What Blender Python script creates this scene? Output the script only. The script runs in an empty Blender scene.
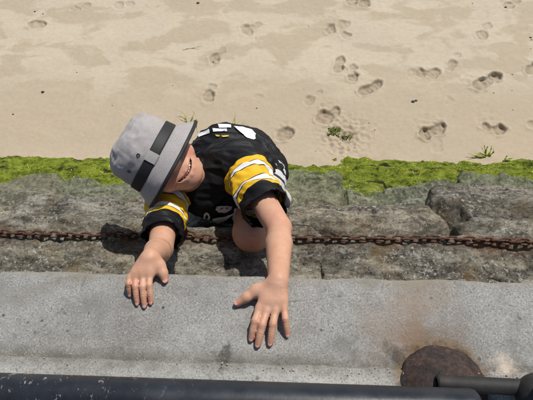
import bpy, bmesh, math, random
import numpy as np
from mathutils import Vector, Matrix
from mathutils.bvhtree import BVHTree
from mathutils.geometry import delaunay_2d_cdt

# ------------------------------------------------------------------ camera, sky, sun, exposure
scene = bpy.context.scene
COL = scene.collection
PITCH, YAW, ROLL, FPX = 60.0, -8.0, -6.3, 518.2      # degrees, degrees, degrees, focal length for a 533 px wide frame
CAM = np.array([0.0, 0.0, 2.4])
_p, _y, _r = math.radians(PITCH), math.radians(YAW), math.radians(ROLL)
FWD = np.array([math.sin(_y)*math.cos(_p), math.cos(_y)*math.cos(_p), -math.sin(_p)])
_right = np.array([math.cos(_y), -math.sin(_y), 0.0]); _up = np.cross(_right, FWD)
RGT = _right*math.cos(_r) + _up*math.sin(_r)
UPV = -_right*math.sin(_r) + _up*math.cos(_r)
cam_data = bpy.data.cameras.new('camera'); cam = bpy.data.objects.new('camera', cam_data); COL.objects.link(cam)
cam_data.sensor_width = 36.0; cam_data.lens = FPX/533.0*36.0; cam_data.clip_start = 0.02; cam_data.clip_end = 1500
cam.matrix_world = Matrix(((RGT[0], UPV[0], -FWD[0], CAM[0]), (RGT[1], UPV[1], -FWD[1], CAM[1]), (RGT[2], UPV[2], -FWD[2], CAM[2]), (0, 0, 0, 1)))
scene.camera = cam

SUN_EL, SUN_AZ = 60.0, 38.0            # azimuth measured from +Y (out to sea) towards +X
world = bpy.data.worlds.new('World'); scene.world = world; world.use_nodes = True
wn = world.node_tree
sky = wn.nodes.new('ShaderNodeTexSky'); sky.sky_type = 'NISHITA'; sky.sun_disc = False
sky.sun_elevation = math.radians(SUN_EL); sky.sun_rotation = math.radians(SUN_AZ)
wn.links.new(sky.outputs['Color'], wn.nodes['Background'].inputs['Color'])
wn.nodes['Background'].inputs['Strength'].default_value = 0.09
sun_data = bpy.data.lights.new('sun', 'SUN'); sun = bpy.data.objects.new('sun', sun_data); COL.objects.link(sun)
sun_data.energy = 4.2; sun_data.angle = math.radians(0.55); sun_data.color = (1.0, 0.955, 0.88)
_d = Vector((math.sin(math.radians(SUN_AZ))*math.cos(math.radians(SUN_EL)), math.cos(math.radians(SUN_AZ))*math.cos(math.radians(SUN_EL)), math.sin(math.radians(SUN_EL))))
sun.rotation_euler = _d.to_track_quat('Z', 'Y').to_euler(); sun.location = (3, 4, 8)
scene.view_settings.view_transform = 'Standard'; scene.view_settings.look = 'None'
scene.view_settings.exposure = 0.0; scene.view_settings.gamma = 1.0

# ------------------------------------------------------------------ helpers
def ray(px, py):
    return FWD + (px-266.5)/FPX*RGT - (py-200.0)/FPX*UPV
def at(px, py, d):
    return CAM + d*ray(px, py)
def onz(px, py, z):
    r = ray(px, py); return CAM + r*((z-CAM[2])/r[2])

rs = np.random.RandomState(7)
_perm = rs.permutation(256).astype(np.int64); _perm = np.concatenate([_perm, _perm, _perm])
_grad = rs.normal(size=(256, 3)); _grad /= np.linalg.norm(_grad, axis=1)[:, None]
def pn(P, seed=0):
    P = np.asarray(P, dtype=np.float64) + seed*17.31
    i = np.floor(P).astype(np.int64); f = P - i; i &= 255
    u = f*f*f*(f*(f*6-15)+10)
    out = 0
    for dx in (0, 1):
        for dy in (0, 1):
            for dz in (0, 1):
                h = _perm[_perm[_perm[(i[:, 0]+dx) & 255]+((i[:, 1]+dy) & 255)]+((i[:, 2]+dz) & 255)]
                g = _grad[h]
                dot = g[:, 0]*(f[:, 0]-dx)+g[:, 1]*(f[:, 1]-dy)+g[:, 2]*(f[:, 2]-dz)
                w = (u[:, 0] if dx else 1-u[:, 0])*(u[:, 1] if dy else 1-u[:, 1])*(u[:, 2] if dz else 1-u[:, 2])
                out = out + w*dot
    return out
def fbm(P, octv=4, seed=0, gain=.5):
    a, o = 1.0, 0
    for k in range(octv):
        o = o + a*pn(P*(2.03**k), seed+k); a *= gain
    return o

def mesh_np(name, V, F, smooth=True):
    me = bpy.data.meshes.new(name)
    V = np.asarray(V, dtype=np.float32)
    if isinstance(F, np.ndarray):
        n, k = F.shape
        me.vertices.add(len(V)); me.vertices.foreach_set('co', V.ravel())
        me.loops.add(n*k); me.loops.foreach_set('vertex_index', F.astype(np.int32).ravel())
        me.polygons.add(n)
        me.polygons.foreach_set('loop_start', np.arange(0, n*k, k, dtype=np.int32))
        me.update(calc_edges=True); me.validate()
    else:
        me.from_pydata([tuple(map(float, v)) for v in V], [], [tuple(map(int, f)) for f in F]); me.update()
    if smooth:
        me.polygons.foreach_set('use_smooth', np.ones(len(me.polygons), dtype=bool))
    return me
def link(name, me, mat=None, parent=None, **props):
    o = bpy.data.objects.new(name, me); COL.objects.link(o)
    if mat is not None: me.materials.append(mat)
    if parent is not None: o.parent = parent
    for k, v in props.items(): o[k] = v
    return o
def empty(name, loc, label, category, group=None):
    o = bpy.data.objects.new(name, None); COL.objects.link(o); o.empty_display_size = .1
    o.location = loc; o['label'] = label; o['category'] = category
    if group: o['group'] = group
    return o
def put(child, root):
    """parent keeping the world-space mesh where it is"""
    child.parent = root; child.matrix_parent_inverse = Matrix.Translation(root.location).inverted() if root.parent is None and root.type == 'EMPTY' else Matrix()
    return child
def attr(me, name, vals):
    a = me.attributes.new(name, 'FLOAT', 'POINT'); a.data.foreach_set('value', np.asarray(vals, dtype=np.float32))

# ---- material helpers
class N:
    def __init__(self, name):
        self.m = bpy.data.materials.new(name); self.m.use_nodes = True
        self.t = self.m.node_tree; self.b = self.t.nodes['Principled BSDF']
        self.co = self.t.nodes.new('ShaderNodeTexCoord').outputs['Object']
    def set(self, **k):
        for a, v in k.items():
            s = self.b.inputs[a.replace('_', ' ')]
            if hasattr(v, 'is_linked'): self.t.links.new(v, s)
            else: s.default_value = v
        return self
    def node(self, typ, **k):
        n = self.t.nodes.new(typ)
        for a, v in k.items(): setattr(n, a, v)
        return n
    def inp(self, n, name, v):
        s = n.inputs[name]
        if hasattr(v, 'is_linked'): self.t.links.new(v, s)
        else: s.default_value = v
    def mapping(self, scale=(1, 1, 1), rot=(0, 0, 0), loc=(0, 0, 0), co=None):
        n = self.node('ShaderNodeMapping'); self.inp(n, 'Vector', co or self.co)
        n.inputs['Scale'].default_value = scale; n.inputs['Rotation'].default_value = rot; n.inputs['Location'].default_value = loc
        return n.outputs[0]
    def noise(self, scale, detail=4, rough=.55, co=None, dist=0):
        n = self.node('ShaderNodeTexNoise'); self.inp(n, 'Vector', co or self.co)
        n.inputs['Scale'].default_value = scale; n.inputs['Detail'].default_value = detail
        n.inputs['Roughness'].default_value = rough; n.inputs['Distortion'].default_value = dist
        return n.outputs['Fac']
    def vor(self, scale, co=None, feature='F1', out='Distance'):
        n = self.node('ShaderNodeTexVoronoi', feature=feature); self.inp(n, 'Vector', co or self.co)
        n.inputs['Scale'].default_value = scale
        return n.outputs[out]
    def ramp(self, fac, stops, interp='LINEAR'):
        n = self.node('ShaderNodeValToRGB'); self.inp(n, 'Fac', fac)
        cr = n.color_ramp; cr.interpolation = interp
        while len(cr.elements) < len(stops): cr.elements.new(.5)
        for e, (p, c) in zip(cr.elements, stops):
            e.position = p; e.color = (c, c, c, 1) if isinstance(c, (int, float)) else (*c, 1)
        return n.outputs['Color']
    def mix(self, fac, a, b, mode='MIX'):
        n = self.node('ShaderNodeMix', data_type='RGBA', blend_type=mode)
        for s, v in zip((n.inputs[0], n.inputs[6], n.inputs[7]), (fac, a, b)):
            if hasattr(v, 'is_linked'): self.t.links.new(v, s)
            elif s == n.inputs[0]: s.default_value = v
            else: s.default_value = (*v, 1) if len(v) == 3 else v
        return n.outputs[2]
    def math(self, op, a, b=0.0, c=None):
        n = self.node('ShaderNodeMath', operation=op)
        for k, v in enumerate((a, b) if c is None else (a, b, c)):
            if hasattr(v, 'is_linked'): self.t.links.new(v, n.inputs[k])
            else: n.inputs[k].default_value = v
        return n.outputs[0]
    def attr(self, name):
        return self.node('ShaderNodeAttribute', attribute_name=name).outputs['Fac']
    def geo_z(self, axis='Z'):
        s = self.node('ShaderNodeSeparateXYZ'); self.inp(s, 0, self.co); return s.outputs[axis]
    def normal_z(self):
        g = self.node('ShaderNodeNewGeometry'); s = self.node('ShaderNodeSeparateXYZ'); self.inp(s, 0, g.outputs['Normal']); return s.outputs['Z']
    def dist(self, p, scale=(1, 1, 1)):
        n = self.node('ShaderNodeVectorMath', operation='SUBTRACT'); self.inp(n, 0, self.co); n.inputs[1].default_value = tuple(map(float, p))
        n2 = self.node('ShaderNodeVectorMath', operation='MULTIPLY'); self.inp(n2, 0, n.outputs[0]); n2.inputs[1].default_value = scale
        n3 = self.node('ShaderNodeVectorMath', operation='LENGTH'); self.inp(n3, 0, n2.outputs[0]); return n3.outputs['Value']
    def bump(self, h, strength=.4, dist=.004, prev=None):
        n = self.node('ShaderNodeBump'); self.inp(n, 'Height', h); n.inputs['Strength'].default_value = strength; n.inputs['Distance'].default_value = dist
        if prev: self.inp(n, 'Normal', prev)
        return n.outputs[0]
def srgb(r, g, b):
    f = lambda c: (c/255/12.92) if c/255 <= .04045 else ((c/255+.055)/1.055)**2.4
    return (f(r), f(g), f(b))

# ------------------------------------------------------------------ levels of the place (metres)
COP = 1.556                                   # top of the coping
ZA, ZB, ZT = CAM[2]-1.115, CAM[2]-1.62, .15   # the three ledges of the wall
EDGE = float(onz(266, 275, COP)[1])           # seaward edge of the coping
CHAIN_Y = float(onz(266, 240, ZA)[1])
JOINT = float(onz(200, 362, COP)[1])          # joint between coping and kerb strip

# ------------------------------------------------------------------ materials of the setting
def mat_sand():
    n = N('sand')
    big = n.noise(3.4, 5, .58, n.mapping((.8, 1.5, 1), (0, 0, .18)), .35)
    damp = n.ramp(big, [(.45, 0), (.51, 1)])
    y = n.geo_z('Y')
    far = n.ramp(n.math('MULTIPLY_ADD', n.noise(.9, 3), .9, n.math('MULTIPLY', y, .32)), [(1.02, 0), (1.22, 1)])
    far = n.ramp(n.math('ADD', n.math('MULTIPLY', n.noise(1.3, 3), 1.0), n.math('MULTIPLY', n.math('SUBTRACT', y, 2.1), 1.2)), [(.45, 0), (.75, 1)])
    dryfac = n.math('MULTIPLY', damp, far)
    c = n.mix(dryfac, (.447, .366, .258), (.53, .45, .335))
    c = n.mix(n.ramp(n.noise(2.2, 4, .6), [(.4, 0), (.75, .35)]), c, (.40, .345, .27))
    grain = n.noise(420, 2, .7); c = n.mix(n.ramp(grain, [(.3, .16), (.55, 0)]), c, (.16, .12, .08))
    c = n.mix(n.ramp(n.noise(35, 5, .7), [(.35, .16), (.6, 0)]), c, (.24, .19, .13))
    dark = n.attr('dent_shade_churn'); c = n.mix(n.math('MULTIPLY', dark, .7), c, (.235, .185, .125))  # shade painted into the dent floors, plus darker churned clumps
    n.set(Base_Color=c, Roughness=.92)
    b = n.bump(n.noise(60, 6, .65), .2, .005); b = n.bump(n.noise(380, 3, .7), .35, .0015, b)
    n.set(Normal=b); return n.m

def mat_rock():
    n = N('weathered_rock')
    oc = n.node('ShaderNodeObjectInfo').outputs['Color']
    z, y = n.geo_z('Z'), n.geo_z('Y')
    st = n.mapping((.55, 1.2, 1.25), (0, 0, .06))
    m1 = n.noise(5, 6, .65, st); m2 = n.noise(26, 8, .78, st); m3 = n.noise(110, 5, .78); m4 = n.noise(9, 6, .7, n.mapping((.5, 1.4, 1.4), loc=(4, 7, 1)))
    m5 = n.noise(65, 6, .82, n.mapping((.8, 1.1, 1.1), loc=(6, 2, 5)))
    c = n.ramp(m2, [(.35, (.075, .071, .064)), (.43, (.20, .19, .168)), (.50, (.33, .315, .28)), (.60, (.54, .52, .465))])
    c = n.mix(n.ramp(m4, [(.45, 0), (.58, .7)]), c, n.ramp(m2, [(.36, (.026, .026, .026)), (.52, (.105, .103, .098)), (.66, (.27, .265, .25))]))       # dark weathered faces
    c = n.mix(1.0, c, oc, 'MULTIPLY')                                                    # each stone has its own hue
    c = n.mix(n.ramp(m1, [(.48, 0), (.66, .42)]), c, (.20, .165, .095))                     # brown film
    c = n.mix(n.ramp(m5, [(.36, .75), (.46, 0)]), c, (.030, .028, .025))
    c = n.mix(n.ramp(m5, [(.55, 0), (.64, .6)]), c, (.46, .44, .39))
    c = n.mix(n.ramp(m3, [(.37, .8), (.46, 0)]), c, (.016, .015, .013))                     # pits
    sp = n.noise(105, 4, .7, n.mapping(loc=(1, 3, 8))); sm = n.noise(8, 4, .65, n.mapping(loc=(5, 0, 3)))
    c = n.mix(n.math('MULTIPLY', n.ramp(sp, [(.575, 0), (.60, .95)]), n.ramp(sm, [(.38, .2), (.58, 1)])), c, (.66, .635, .57))   # barnacles and crust
    w = n.noise(8, 9, .8, n.mapping((.5, 1.6, 1.6), loc=(3, 1, 0)))
    c = n.mix(n.ramp(w, [(.59, 0), (.62, .8)]), c, (.55, .53, .46))
    ye = n.noise(7, 7, .75, n.mapping(loc=(9, 4, 2)))
    zup = n.ramp(n.math('SUBTRACT', z, .75), [(.1, 0), (.45, 1)])
    c = n.mix(n.math('MULTIPLY', n.ramp(ye, [(.52, 0), (.66, .62)]), zup), c, (.235, .15, .045))   # ochre lichen
    rs_ = n.math('ABSOLUTE', n.math('SUBTRACT', y, CHAIN_Y))
    rs_ = n.math('ADD', rs_, n.math('MULTIPLY', n.math('SUBTRACT', n.noise(14, 5, .7), .5), .09))
    c = n.mix(n.math('MULTIPLY', n.ramp(rs_, [(.0, .7), (.028, 0)]), n.math('MULTIPLY', zup, n.ramp(n.noise(4, 3), [(.4, .2), (.6, 1)]))), c, (.21, .085, .028))   # rust run off the chain
    # algae: grows low on the wall, thins out upwards
    lev = n.math('SUBTRACT', z, n.math('MULTIPLY', n.math('SUBTRACT', y, 1.0), .75))
    a = n.math('ADD', lev, n.math('MULTIPLY', n.math('SUBTRACT', n.noise(3.4, 7, .68), .5), .55))
    fine_ = n.math('MULTIPLY', n.math('SUBTRACT', n.noise(55, 6, .8), .5), .75)
    a2 = n.math('ADD', a, fine_)
    g = n.ramp(a2, [(.54, 1), (.66, .85), (.84, .42), (1.14, 0)])
    gcol = n.ramp(n.noise(26, 7, .8, n.mapping((.5, 1, 1))), [(.34, (.022, .026, .008)), (.43, (.13, .17, .012)), (.51, (.26, .32, .022)), (.66, (.44, .48, .08))])
    gpale = n.mix(n.ramp(n.noise(45, 7, .8), [(.42, 0), (.58, 1)]), (.14, .16, .075), (.42, .45, .26))
    low = n.ramp(a2, [(.46, 0), (.66, 1)])
    c = n.mix(g, c, n.mix(low, gcol, gpale))
    c = n.mix(n.math('MULTIPLY', n.attr('bare'), n.math('MULTIPLY', g, .9)), c, (.028, .024, .014))
    n.set(Base_Color=c, Roughness=.9, Specular_IOR_Level=.25)
    b = n.bump(n.noise(40, 9, .82, st), 1.0, .018); b = n.bump(n.noise(150, 6, .8), .9, .005, b)
    n.set(Normal=b); return n.m

FL = onz(443, 389, COP)      # centre of the rusty flange
def mat_concrete(light=False):
    n = N('kerb_concrete' if light else 'coping_concrete')
    m1 = n.noise(6, 7, .7); m2 = n.noise(360, 3, .75); m3 = n.noise(40, 5, .75)
    c = n.ramp(m1, [(.3, (.20, .192, .175)), (.5, (.275, .268, .25)), (.7, (.345, .338, .32))]) if not light else n.ramp(m1, [(.3, (.26, .255, .235)), (.7, (.42, .412, .385))])
    c = n.mix(n.ramp(m2, [(.34, .75), (.47, 0)]), c, (.085, .08, .072))
    c = n.mix(n.ramp(m2, [(.56, 0), (.68, .6)]), c, (.56, .55, .52))
    c = n.mix(n.ramp(m3, [(.36, .35), (.50, 0)]), c, (.15, .14, .122))
    crk = n.vor(3.2, n.mapping((1, 1, 1), loc=(.3, .6, 0)), 'DISTANCE_TO_EDGE'); crk = n.math('ADD', crk, n.math('MULTIPLY', n.noise(30, 5, .7), .03))
    c = n.mix(n.math('MULTIPLY', n.ramp(crk, [(.012, .7), (.018, 0)]), n.ramp(n.noise(5, 2), [(.5, 0), (.55, 1)])), c, (.06, .056, .05))
    pit = n.vor(46); c = n.mix(n.math('MULTIPLY', n.ramp(pit, [(.10, .85), (.17, 0)]), n.ramp(n.noise(11, 2), [(.5, 0), (.6, 1)])), c, (.05, .048, .042))
    stain = n.noise(9, 6, .7, n.mapping((.7, 1, 1), loc=(2, 5, 1)), .6)
    c = n.mix(n.ramp(stain, [(.55, 0), (.68, .55)]), c, (.19, .175, .145))
    y = n.geo_z('Y')
    gut = n.math('ABSOLUTE', n.math('SUBTRACT', y, JOINT+.002))
    c = n.mix(n.math('MULTIPLY', n.ramp(gut, [(0, .85), (.022, 0)]), n.ramp(n.noise(30, 5, .7), [(.3, .2), (.6, 1)])), c, (.10, .092, .074))   # dirt in the joint
    for p, r, col, k in ((onz(412, 342, COP), .05, (.22, .12, .06), .5), (onz(396, 330, COP), .085, (.22, .155, .105), .4), (onz(440, 350, COP), .075, (.15, .10, .06), .6), (onz(420, 290, COP), .07, (.27, .20, .13), .45), (onz(508, 372, COP), .03, (.62, .52, .42), .7), (onz(226, 354, COP), .022, (.05, .047, .04), .75), (onz(219, 357, COP), .014, (.06, .055, .05), .7), (onz(398, 356, COP), .03, (.045, .04, .034), .8), (onz(16, 333, COP), .014, (.12, .11, .10), .7), (onz(92, 306, COP), .035, (.15, .145, .13), .6), (onz(350, 345, COP), .03, (.13, .125, .11), .5), (onz(116, 355, COP), .018, (.09, .085, .075), .7)):
        d = n.math('ADD', n.dist(p), n.math('MULTIPLY', n.math('SUBTRACT', n.noise(22, 5, .7), .5), .12))
        c = n.mix(n.ramp(n.math('DIVIDE', d, r), [(.25, k), (1, 0)]), c, col)
    rd = n.math('ADD', n.dist(FL), n.math('MULTIPLY', n.math('SUBTRACT', n.noise(45, 6, .75), .5), .05))
    c = n.mix(n.ramp(rd, [(.062, .9), (.082, 0)]), c, n.ramp(n.noise(70, 5, .7), [(.4, (.06, .035, .022)), (.6, (.20, .13, .06))]))
    edge = n.ramp(n.math('ADD', n.math('SUBTRACT', y, EDGE-.02), n.math('MULTIPLY', n.math('SUBTRACT', n.noise(26, 5), .5), .05)), [(0, 0), (.022, .5)])
    c = n.mix(edge, c, (.20, .175, .12))
    n.set(Base_Color=c, Roughness=.9, Specular_IOR_Level=.3)
    b = n.bump(m2, .5, .0016); b = n.bump(n.noise(48, 6, .7), .4, .004, b)
    n.set(Normal=b); return n.m

def mat_mortar():
    n = N('pale_mortar'); m = n.noise(30, 6, .7)
    c = n.ramp(m, [(.3, (.12, .11, .09)), (.5, (.25, .235, .20)), (.7, (.40, .38, .33))])
    n.set(Base_Color=c, Roughness=.95, Normal=n.bump(n.noise(60, 6, .7), .7, .01)); return n.m
SAND, ROCK, CONC, KERB, MORT = mat_sand(), mat_rock(), mat_concrete(), mat_concrete(True), mat_mortar()

# ------------------------------------------------------------------ beach sand with footprints
def stretch(lo, hi, step, far):
    c = np.arange(lo, hi+step/2, step); g = []; s, v = step, 0
    while v < far: s *= 1.35; v += s; g.append(v)
    g = np.array(g); return np.concatenate([lo-g[::-1], c, hi+g])
gx = stretch(-2.05, 1.85, .0055, 300); gy = stretch(1.25, 3.3, .0055, 300)
gy = np.concatenate([[.2, .6, 1.0, 1.2], gy[gy >= 1.249]])
X, Y = np.meshgrid(gx, gy); P2 = np.stack([X.ravel(), Y.ravel(), np.zeros(X.size)], 1)
dense = (np.abs(P2[:, 0]) < 2.6) & (P2[:, 1] < 3.8)
Zs = np.zeros(len(P2)); dist_attr = np.zeros(len(P2))
Q = P2[dense]
zq = .010*fbm(Q*np.array([1.3, 2.2, 1]), 3, 3) + .0022*fbm(Q*14, 3, 9) + .0008*pn(Q*70, 4)
aq = np.zeros(len(Q))
wob = np.stack([pn(Q*22, 31), pn(Q*22, 47)], 1)*.024 + np.stack([pn(Q*60, 5), pn(Q*60, 6)], 1)*.005
# (x, y, half length px, half width px, turn deg in the picture, depth m)
DENTS = [(37, 25, 10, 4, 5, .012), (76, 9, 5, 3, 0, .006), (86, 6, 5, 2.5, 20, .005), (118, 5, 6, 3, 10, .006), (130, 4, 5, 3, 0, .005),
 (247, 30, 6, 5, 20, .013), (257, 26, 5, 3.5, 20, .006), (215, 59, 6, 5, 30, .012), (222, 52, 5, 3.5, 30, .005),
 (208, 96, 6.5, 6, 70, .014), (211, 87, 6, 4, 20, .006), (285, 134, 9, 6.5, 15, .018), (309, 101, 6, 5, 20, .009), (319, 94, 4, 3, 40, .004),
 (331, 29, 5.5, 5, 20, .012), (343, 24, 6, 4, 10, .007), (346, 35, 5.5, 3.5, 10, .009), (340, 61, 6, 4.5, 60, .012), (338, 69, 5.5, 5, 60, .016),
 (353, 77, 6, 4.5, 20, .018), (353, 69, 5, 3.5, 60, .010), (366, 90, 7, 5, 15, .018), (377, 85, 6, 5, 10, .016), (325, 117, 9, 7, 10, .020), (334, 112, 6, 5, 40, .012),
 (421, 73, 7, 5, 0, .014), (434, 73, 7, 5, 0, .012), (452, 65, 5.5, 5, 20, .010), (457, 56, 4, 3, 20, .004),
 (482, 84, 9, 6, 20, .020), (494, 77, 7, 4.5, 10, .024), (425, 133, 6, 6, 0, .026), (438, 128, 7.5, 6, 15, .018), (437, 144, 5.5, 8, 0, .003),
 (486, 127, 5.5, 4, -10, .014), (500, 129, 7, 5, 5, .020), (533, 69, 7, 5, 15, .018), (482, 35, 6, 4.5, 10, .010), (487, 27, 5, 3.5, 10, .006),
 (509, 6, 6, 4, 5, .010), (516, 2, 4, 3, 5, .008), (352, 2, 6, 4, 10, .012), (364, 3, 6, 4, 10, .012), (347, 137, 12, 9, 0, .005), (449, 101, 5, 4, 0, .003), (258, 97, 5, 3, 0, .003), (532, 124, 5, 4, 0, .008), (412, 72, 5, 5, 0, .006), (428, 73, 9, 3.6, 0, .011), (488, 81, 10, 4.6, 25, .017), (372, 88, 9, 4, 20, .015), (431, 131, 9, 4.6, 18, .017), (493, 128, 9, 3.2, -4, .010), (252, 28, 8, 3.2, 20, .007), (218, 56, 7, 3.2, 40, .007), (346, 72, 9, 3, -30, .004), (339, 65, 7.5, 4, 75, .011)]
Dq = np.zeros(len(Q)); Rq = np.zeros(len(Q)); Mq = np.zeros(len(Q))
for (px, py, a, b, ang, dep) in DENTS:
    c0 = onz(px, py, 0)
    ca, sa = math.cos(math.radians(ang)), math.sin(math.radians(ang))
    u = onz(px+a*ca, py-a*sa, 0)-c0; v = onz(px-b*sa, py-b*ca, 0)-c0
    M = np.linalg.inv(np.array([[u[0], v[0]], [u[1], v[1]]]))
    D = Q[:, :2]-c0[:2]; sel = np.hypot(D[:, 0], D[:, 1]) < 3.2*max(np.linalg.norm(u), np.linalg.norm(v))
    L = (D[sel]+wob[sel]) @ M.T; r = np.hypot(L[:, 0], L[:, 1])
    t = np.clip((1.12-r)/.36, 0, 1); dent = t*t*(3-2*t)
    rim = np.exp(-((r-1.25)/.2)**2)
    floor_n = 1+.35*np.sin(L[:, 0]*7+L[:, 1]*2)*.4
    Dq[sel] = np.minimum(Dq[sel], -dep*1.3*dent*(floor_n+.55*fbm(Q[sel]*40, 2, 66))*(.75+.25*np.clip(L[:, 0], -1, 1)))
    Rq[sel] = np.maximum(Rq[sel], dep*.42*rim*(.5+1.4*pn(Q[sel]*34, 77))); Mq[sel] = np.maximum(Mq[sel], dent)
    aq[sel] = np.maximum(aq[sel], np.clip(dent*dep/.016, 0, 1)*.75)  # painted shade inside the prints, stronger where the dent is deeper
zq += Dq+Rq*(1-Mq)
# churned sand by the weed
for (px, py, rad, amp) in ((345, 135, .16, .022), (428, 122, .10, .006), (470, 80, .12, .005), (490, 120, .09, .006), (325, 105, .06, .008), (286, 128, .07, .008), (345, 150, .12, .008)):
    c0 = onz(px, py, 0); r = np.hypot(Q[:, 0]-c0[0], Q[:, 1]-c0[1])/rad
    k = np.exp(-r*r*1.5); nn = fbm(Q*38, 3, 55)
    zq += amp*k*nn; aq = np.maximum(aq, k*np.clip(nn*2.2-.1, 0, 1)*.8*amp/.012)
# sand banks up a little against the foot of the wall
zq += .03*np.exp(-((Q[:, 1]-1.55)/.12)**2)*(0.4+fbm(Q*3, 3, 8))
Zs[dense] = zq; dist_attr[dense] = aq
P2[:, 2] = Zs
ny, nx = X.shape; I = np.arange(nx*ny).reshape(ny, nx)
F = np.stack([I[:-1, :-1], I[:-1, 1:], I[1:, 1:], I[1:, :-1]], -1).reshape(-1, 4)
me = mesh_np('beach_sand', P2, F); attr(me, 'dent_shade_churn', dist_attr)
sand = link('beach_sand', me, SAND, kind='structure')
SAND_BVH = BVHTree.FromObject(sand, bpy.context.evaluated_depsgraph_get()) if False else None
def sand_z(x, y):
    i = np.argmin(np.abs(gx-x)); j = np.argmin(np.abs(gy-y)); return float(Zs[j*nx+i])

# ------------------------------------------------------------------ sea wall: coping, kerb, stones
wall = empty('sea_wall', (0, .6, 0), 'stepped sea wall of rough stone ledges under a grey concrete coping', 'wall')
def grid_box(x0, x1, y0, y1, z0, z1, nxs, nys, seed, amp=.0012, round_=.008, edge_amp=.004):
    """slab: fine displaced top with worn rounded front edge, plain sides below"""
    xs = np.linspace(x0, x1, nxs)
    # cross-section from back bottom over the top to the front bottom
    prof = [(y0, z0), (y0, z1-round_)] + [(y0+round_*(1-math.cos(a)), z1-round_*(1-math.sin(a))) for a in np.linspace(.3, math.pi/2, 4)]
    prof += [(y, z1) for y in np.linspace(y0+round_, y1-round_, nys)[1:-1]]
    prof += [(y1-round_*(1-math.sin(a)), z1-round_*(1-math.cos(a))) for a in np.linspace(0, math.pi/2, 6)]
    prof += [(y1, z) for z in np.linspace(z1-round_, z0, 14)[1:]]
    prof = np.array(prof); m = len(prof)
    V = np.zeros((nxs, m, 3)); V[:, :, 0] = xs[:, None]; V[:, :, 1] = prof[None, :, 0]; V[:, :, 2] = prof[None, :, 1]
    V = V.reshape(-1, 3)
    nrm = fbm(V*30, 3, seed)
    front = np.clip((V[:, 1]-(y1-.02))/.02, 0, 1)
    V[:, 2] += amp*nrm + amp*1.5*fbm(V*6, 2, seed+5)
    V[:, 1] += edge_amp*front*fbm(V*np.array([18, 6, 14]), 4, seed+9)
    V[:, 2] -= edge_amp*front*np.abs(fbm(V*np.array([25, 5, 5]), 3, seed+11))
    I = np.arange(nxs*m).reshape(nxs, m)
    F = np.stack([I[:-1, :-1], I[1:, :-1], I[1:, 1:], I[:-1, 1:]], -1).reshape(-1, 4)
    F = F.tolist() + [I[0, :].tolist(), I[-1, ::-1].tolist()]
    return V, F
V, F = grid_box(-1.5, 1.4, JOINT-.03, EDGE, COP-.19, COP, 560, 40, 3, round_=.010, edge_amp=.0045)
put(link('coping', mesh_np('coping', V, F), CONC), wall)
V, F = grid_box(-1.5, 1.4, -.35, JOINT, COP-.18, COP+.007, 420, 60, 23, amp=.001, round_=.006, edge_amp=.006)
put(link('kerb', mesh_np('kerb', V, F), KERB), wall)
# core behind the stones, in steps
core = [(-.34, COP-.182), (-.34, -.3), (1.55, -.3), (1.50, -.03), (1.44, .03), (1.25, .18), (1.20, .35), (1.0, .48), (.97, ZB-.10), (.74, ZB-.015), (.70, ZA-.20), (.57, ZA-.13), (.53, ZA-.035), (EDGE-.02, ZA-.012), (EDGE-.025, COP-.188)]
xs = np.linspace(-2.6, 2.4, 260)
cv = []
cp = []
for k in range(len(core)):
    a, b = np.array(core[k]), np.array(core[(k+1) % len(core)]); m = max(1, int(np.linalg.norm(b-a)/.02))
    cp += [a+(b-a)*j/m for j in range(m)]
cp = np.array(cp); V = np.zeros((len(xs), len(cp), 3)); V[:, :, 0] = xs[:, None]; V[:, :, 1:] = cp[None]
V = V.reshape(-1, 3); nn = fbm(V*9, 4, 12); fr = np.clip((V[:, 1]-.35)/.1, 0, 1); V[:, 2] += .016*nn*fr; V[:, 1] += .012*fbm(V*8, 3, 15)*fr
m = len(cp); I = np.arange(len(V)).reshape(len(xs), m); J = np.roll(I, -1, 1)
F = np.stack([I[:-1], I[1:], J[1:], J[:-1]], -1).reshape(-1, 4).tolist() + [I[0].tolist(), I[-1, ::-1].tolist()]
put(link('mortar_core', mesh_np('mortar_core', V, F), ROCK), wall).color = (1.5, 1.45, 1.3, 1)

_cube_cache = {}
def cube_sphere(n):
    if n in _cube_cache: return _cube_cache[n]
    bm = bmesh.new(); t = np.tan(np.linspace(-1, 1, n+1)*math.pi/4)
    for ax in range(3):
        for sg in (-1, 1):
            vs = [[None]*(n+1) for _ in range(n+1)]
            for i in range(n+1):
                for j in range(n+1):
                    p = [0, 0, 0]; p[ax] = sg; p[(ax+1) % 3] = t[i]; p[(ax+2) % 3] = t[j]*sg
                    vs[i][j] = bm.verts.new(p)
            for i in range(n):
                for j in range(n): bm.faces.new((vs[i][j], vs[i+1][j], vs[i+1][j+1], vs[i][j+1]))
    bmesh.ops.remove_doubles(bm, verts=bm.verts, dist=1e-5)
    bm.verts.index_update()
    V = np.array([v.co[:] for v in bm.verts]); F = np.array([[v.index for v in f.verts] for f in bm.faces]); bm.free()
    _cube_cache[n] = (V, F); return V, F
def bare_spots(P):
    """wet dark hollows where no weed holds"""
    return np.clip((fbm(P*np.array([7, 15, 15]), 4, 71, .65)-.33)*9, 0, 1)
ALLV, ALLF, OFF = [], [], [0]
TOE = []
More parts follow.
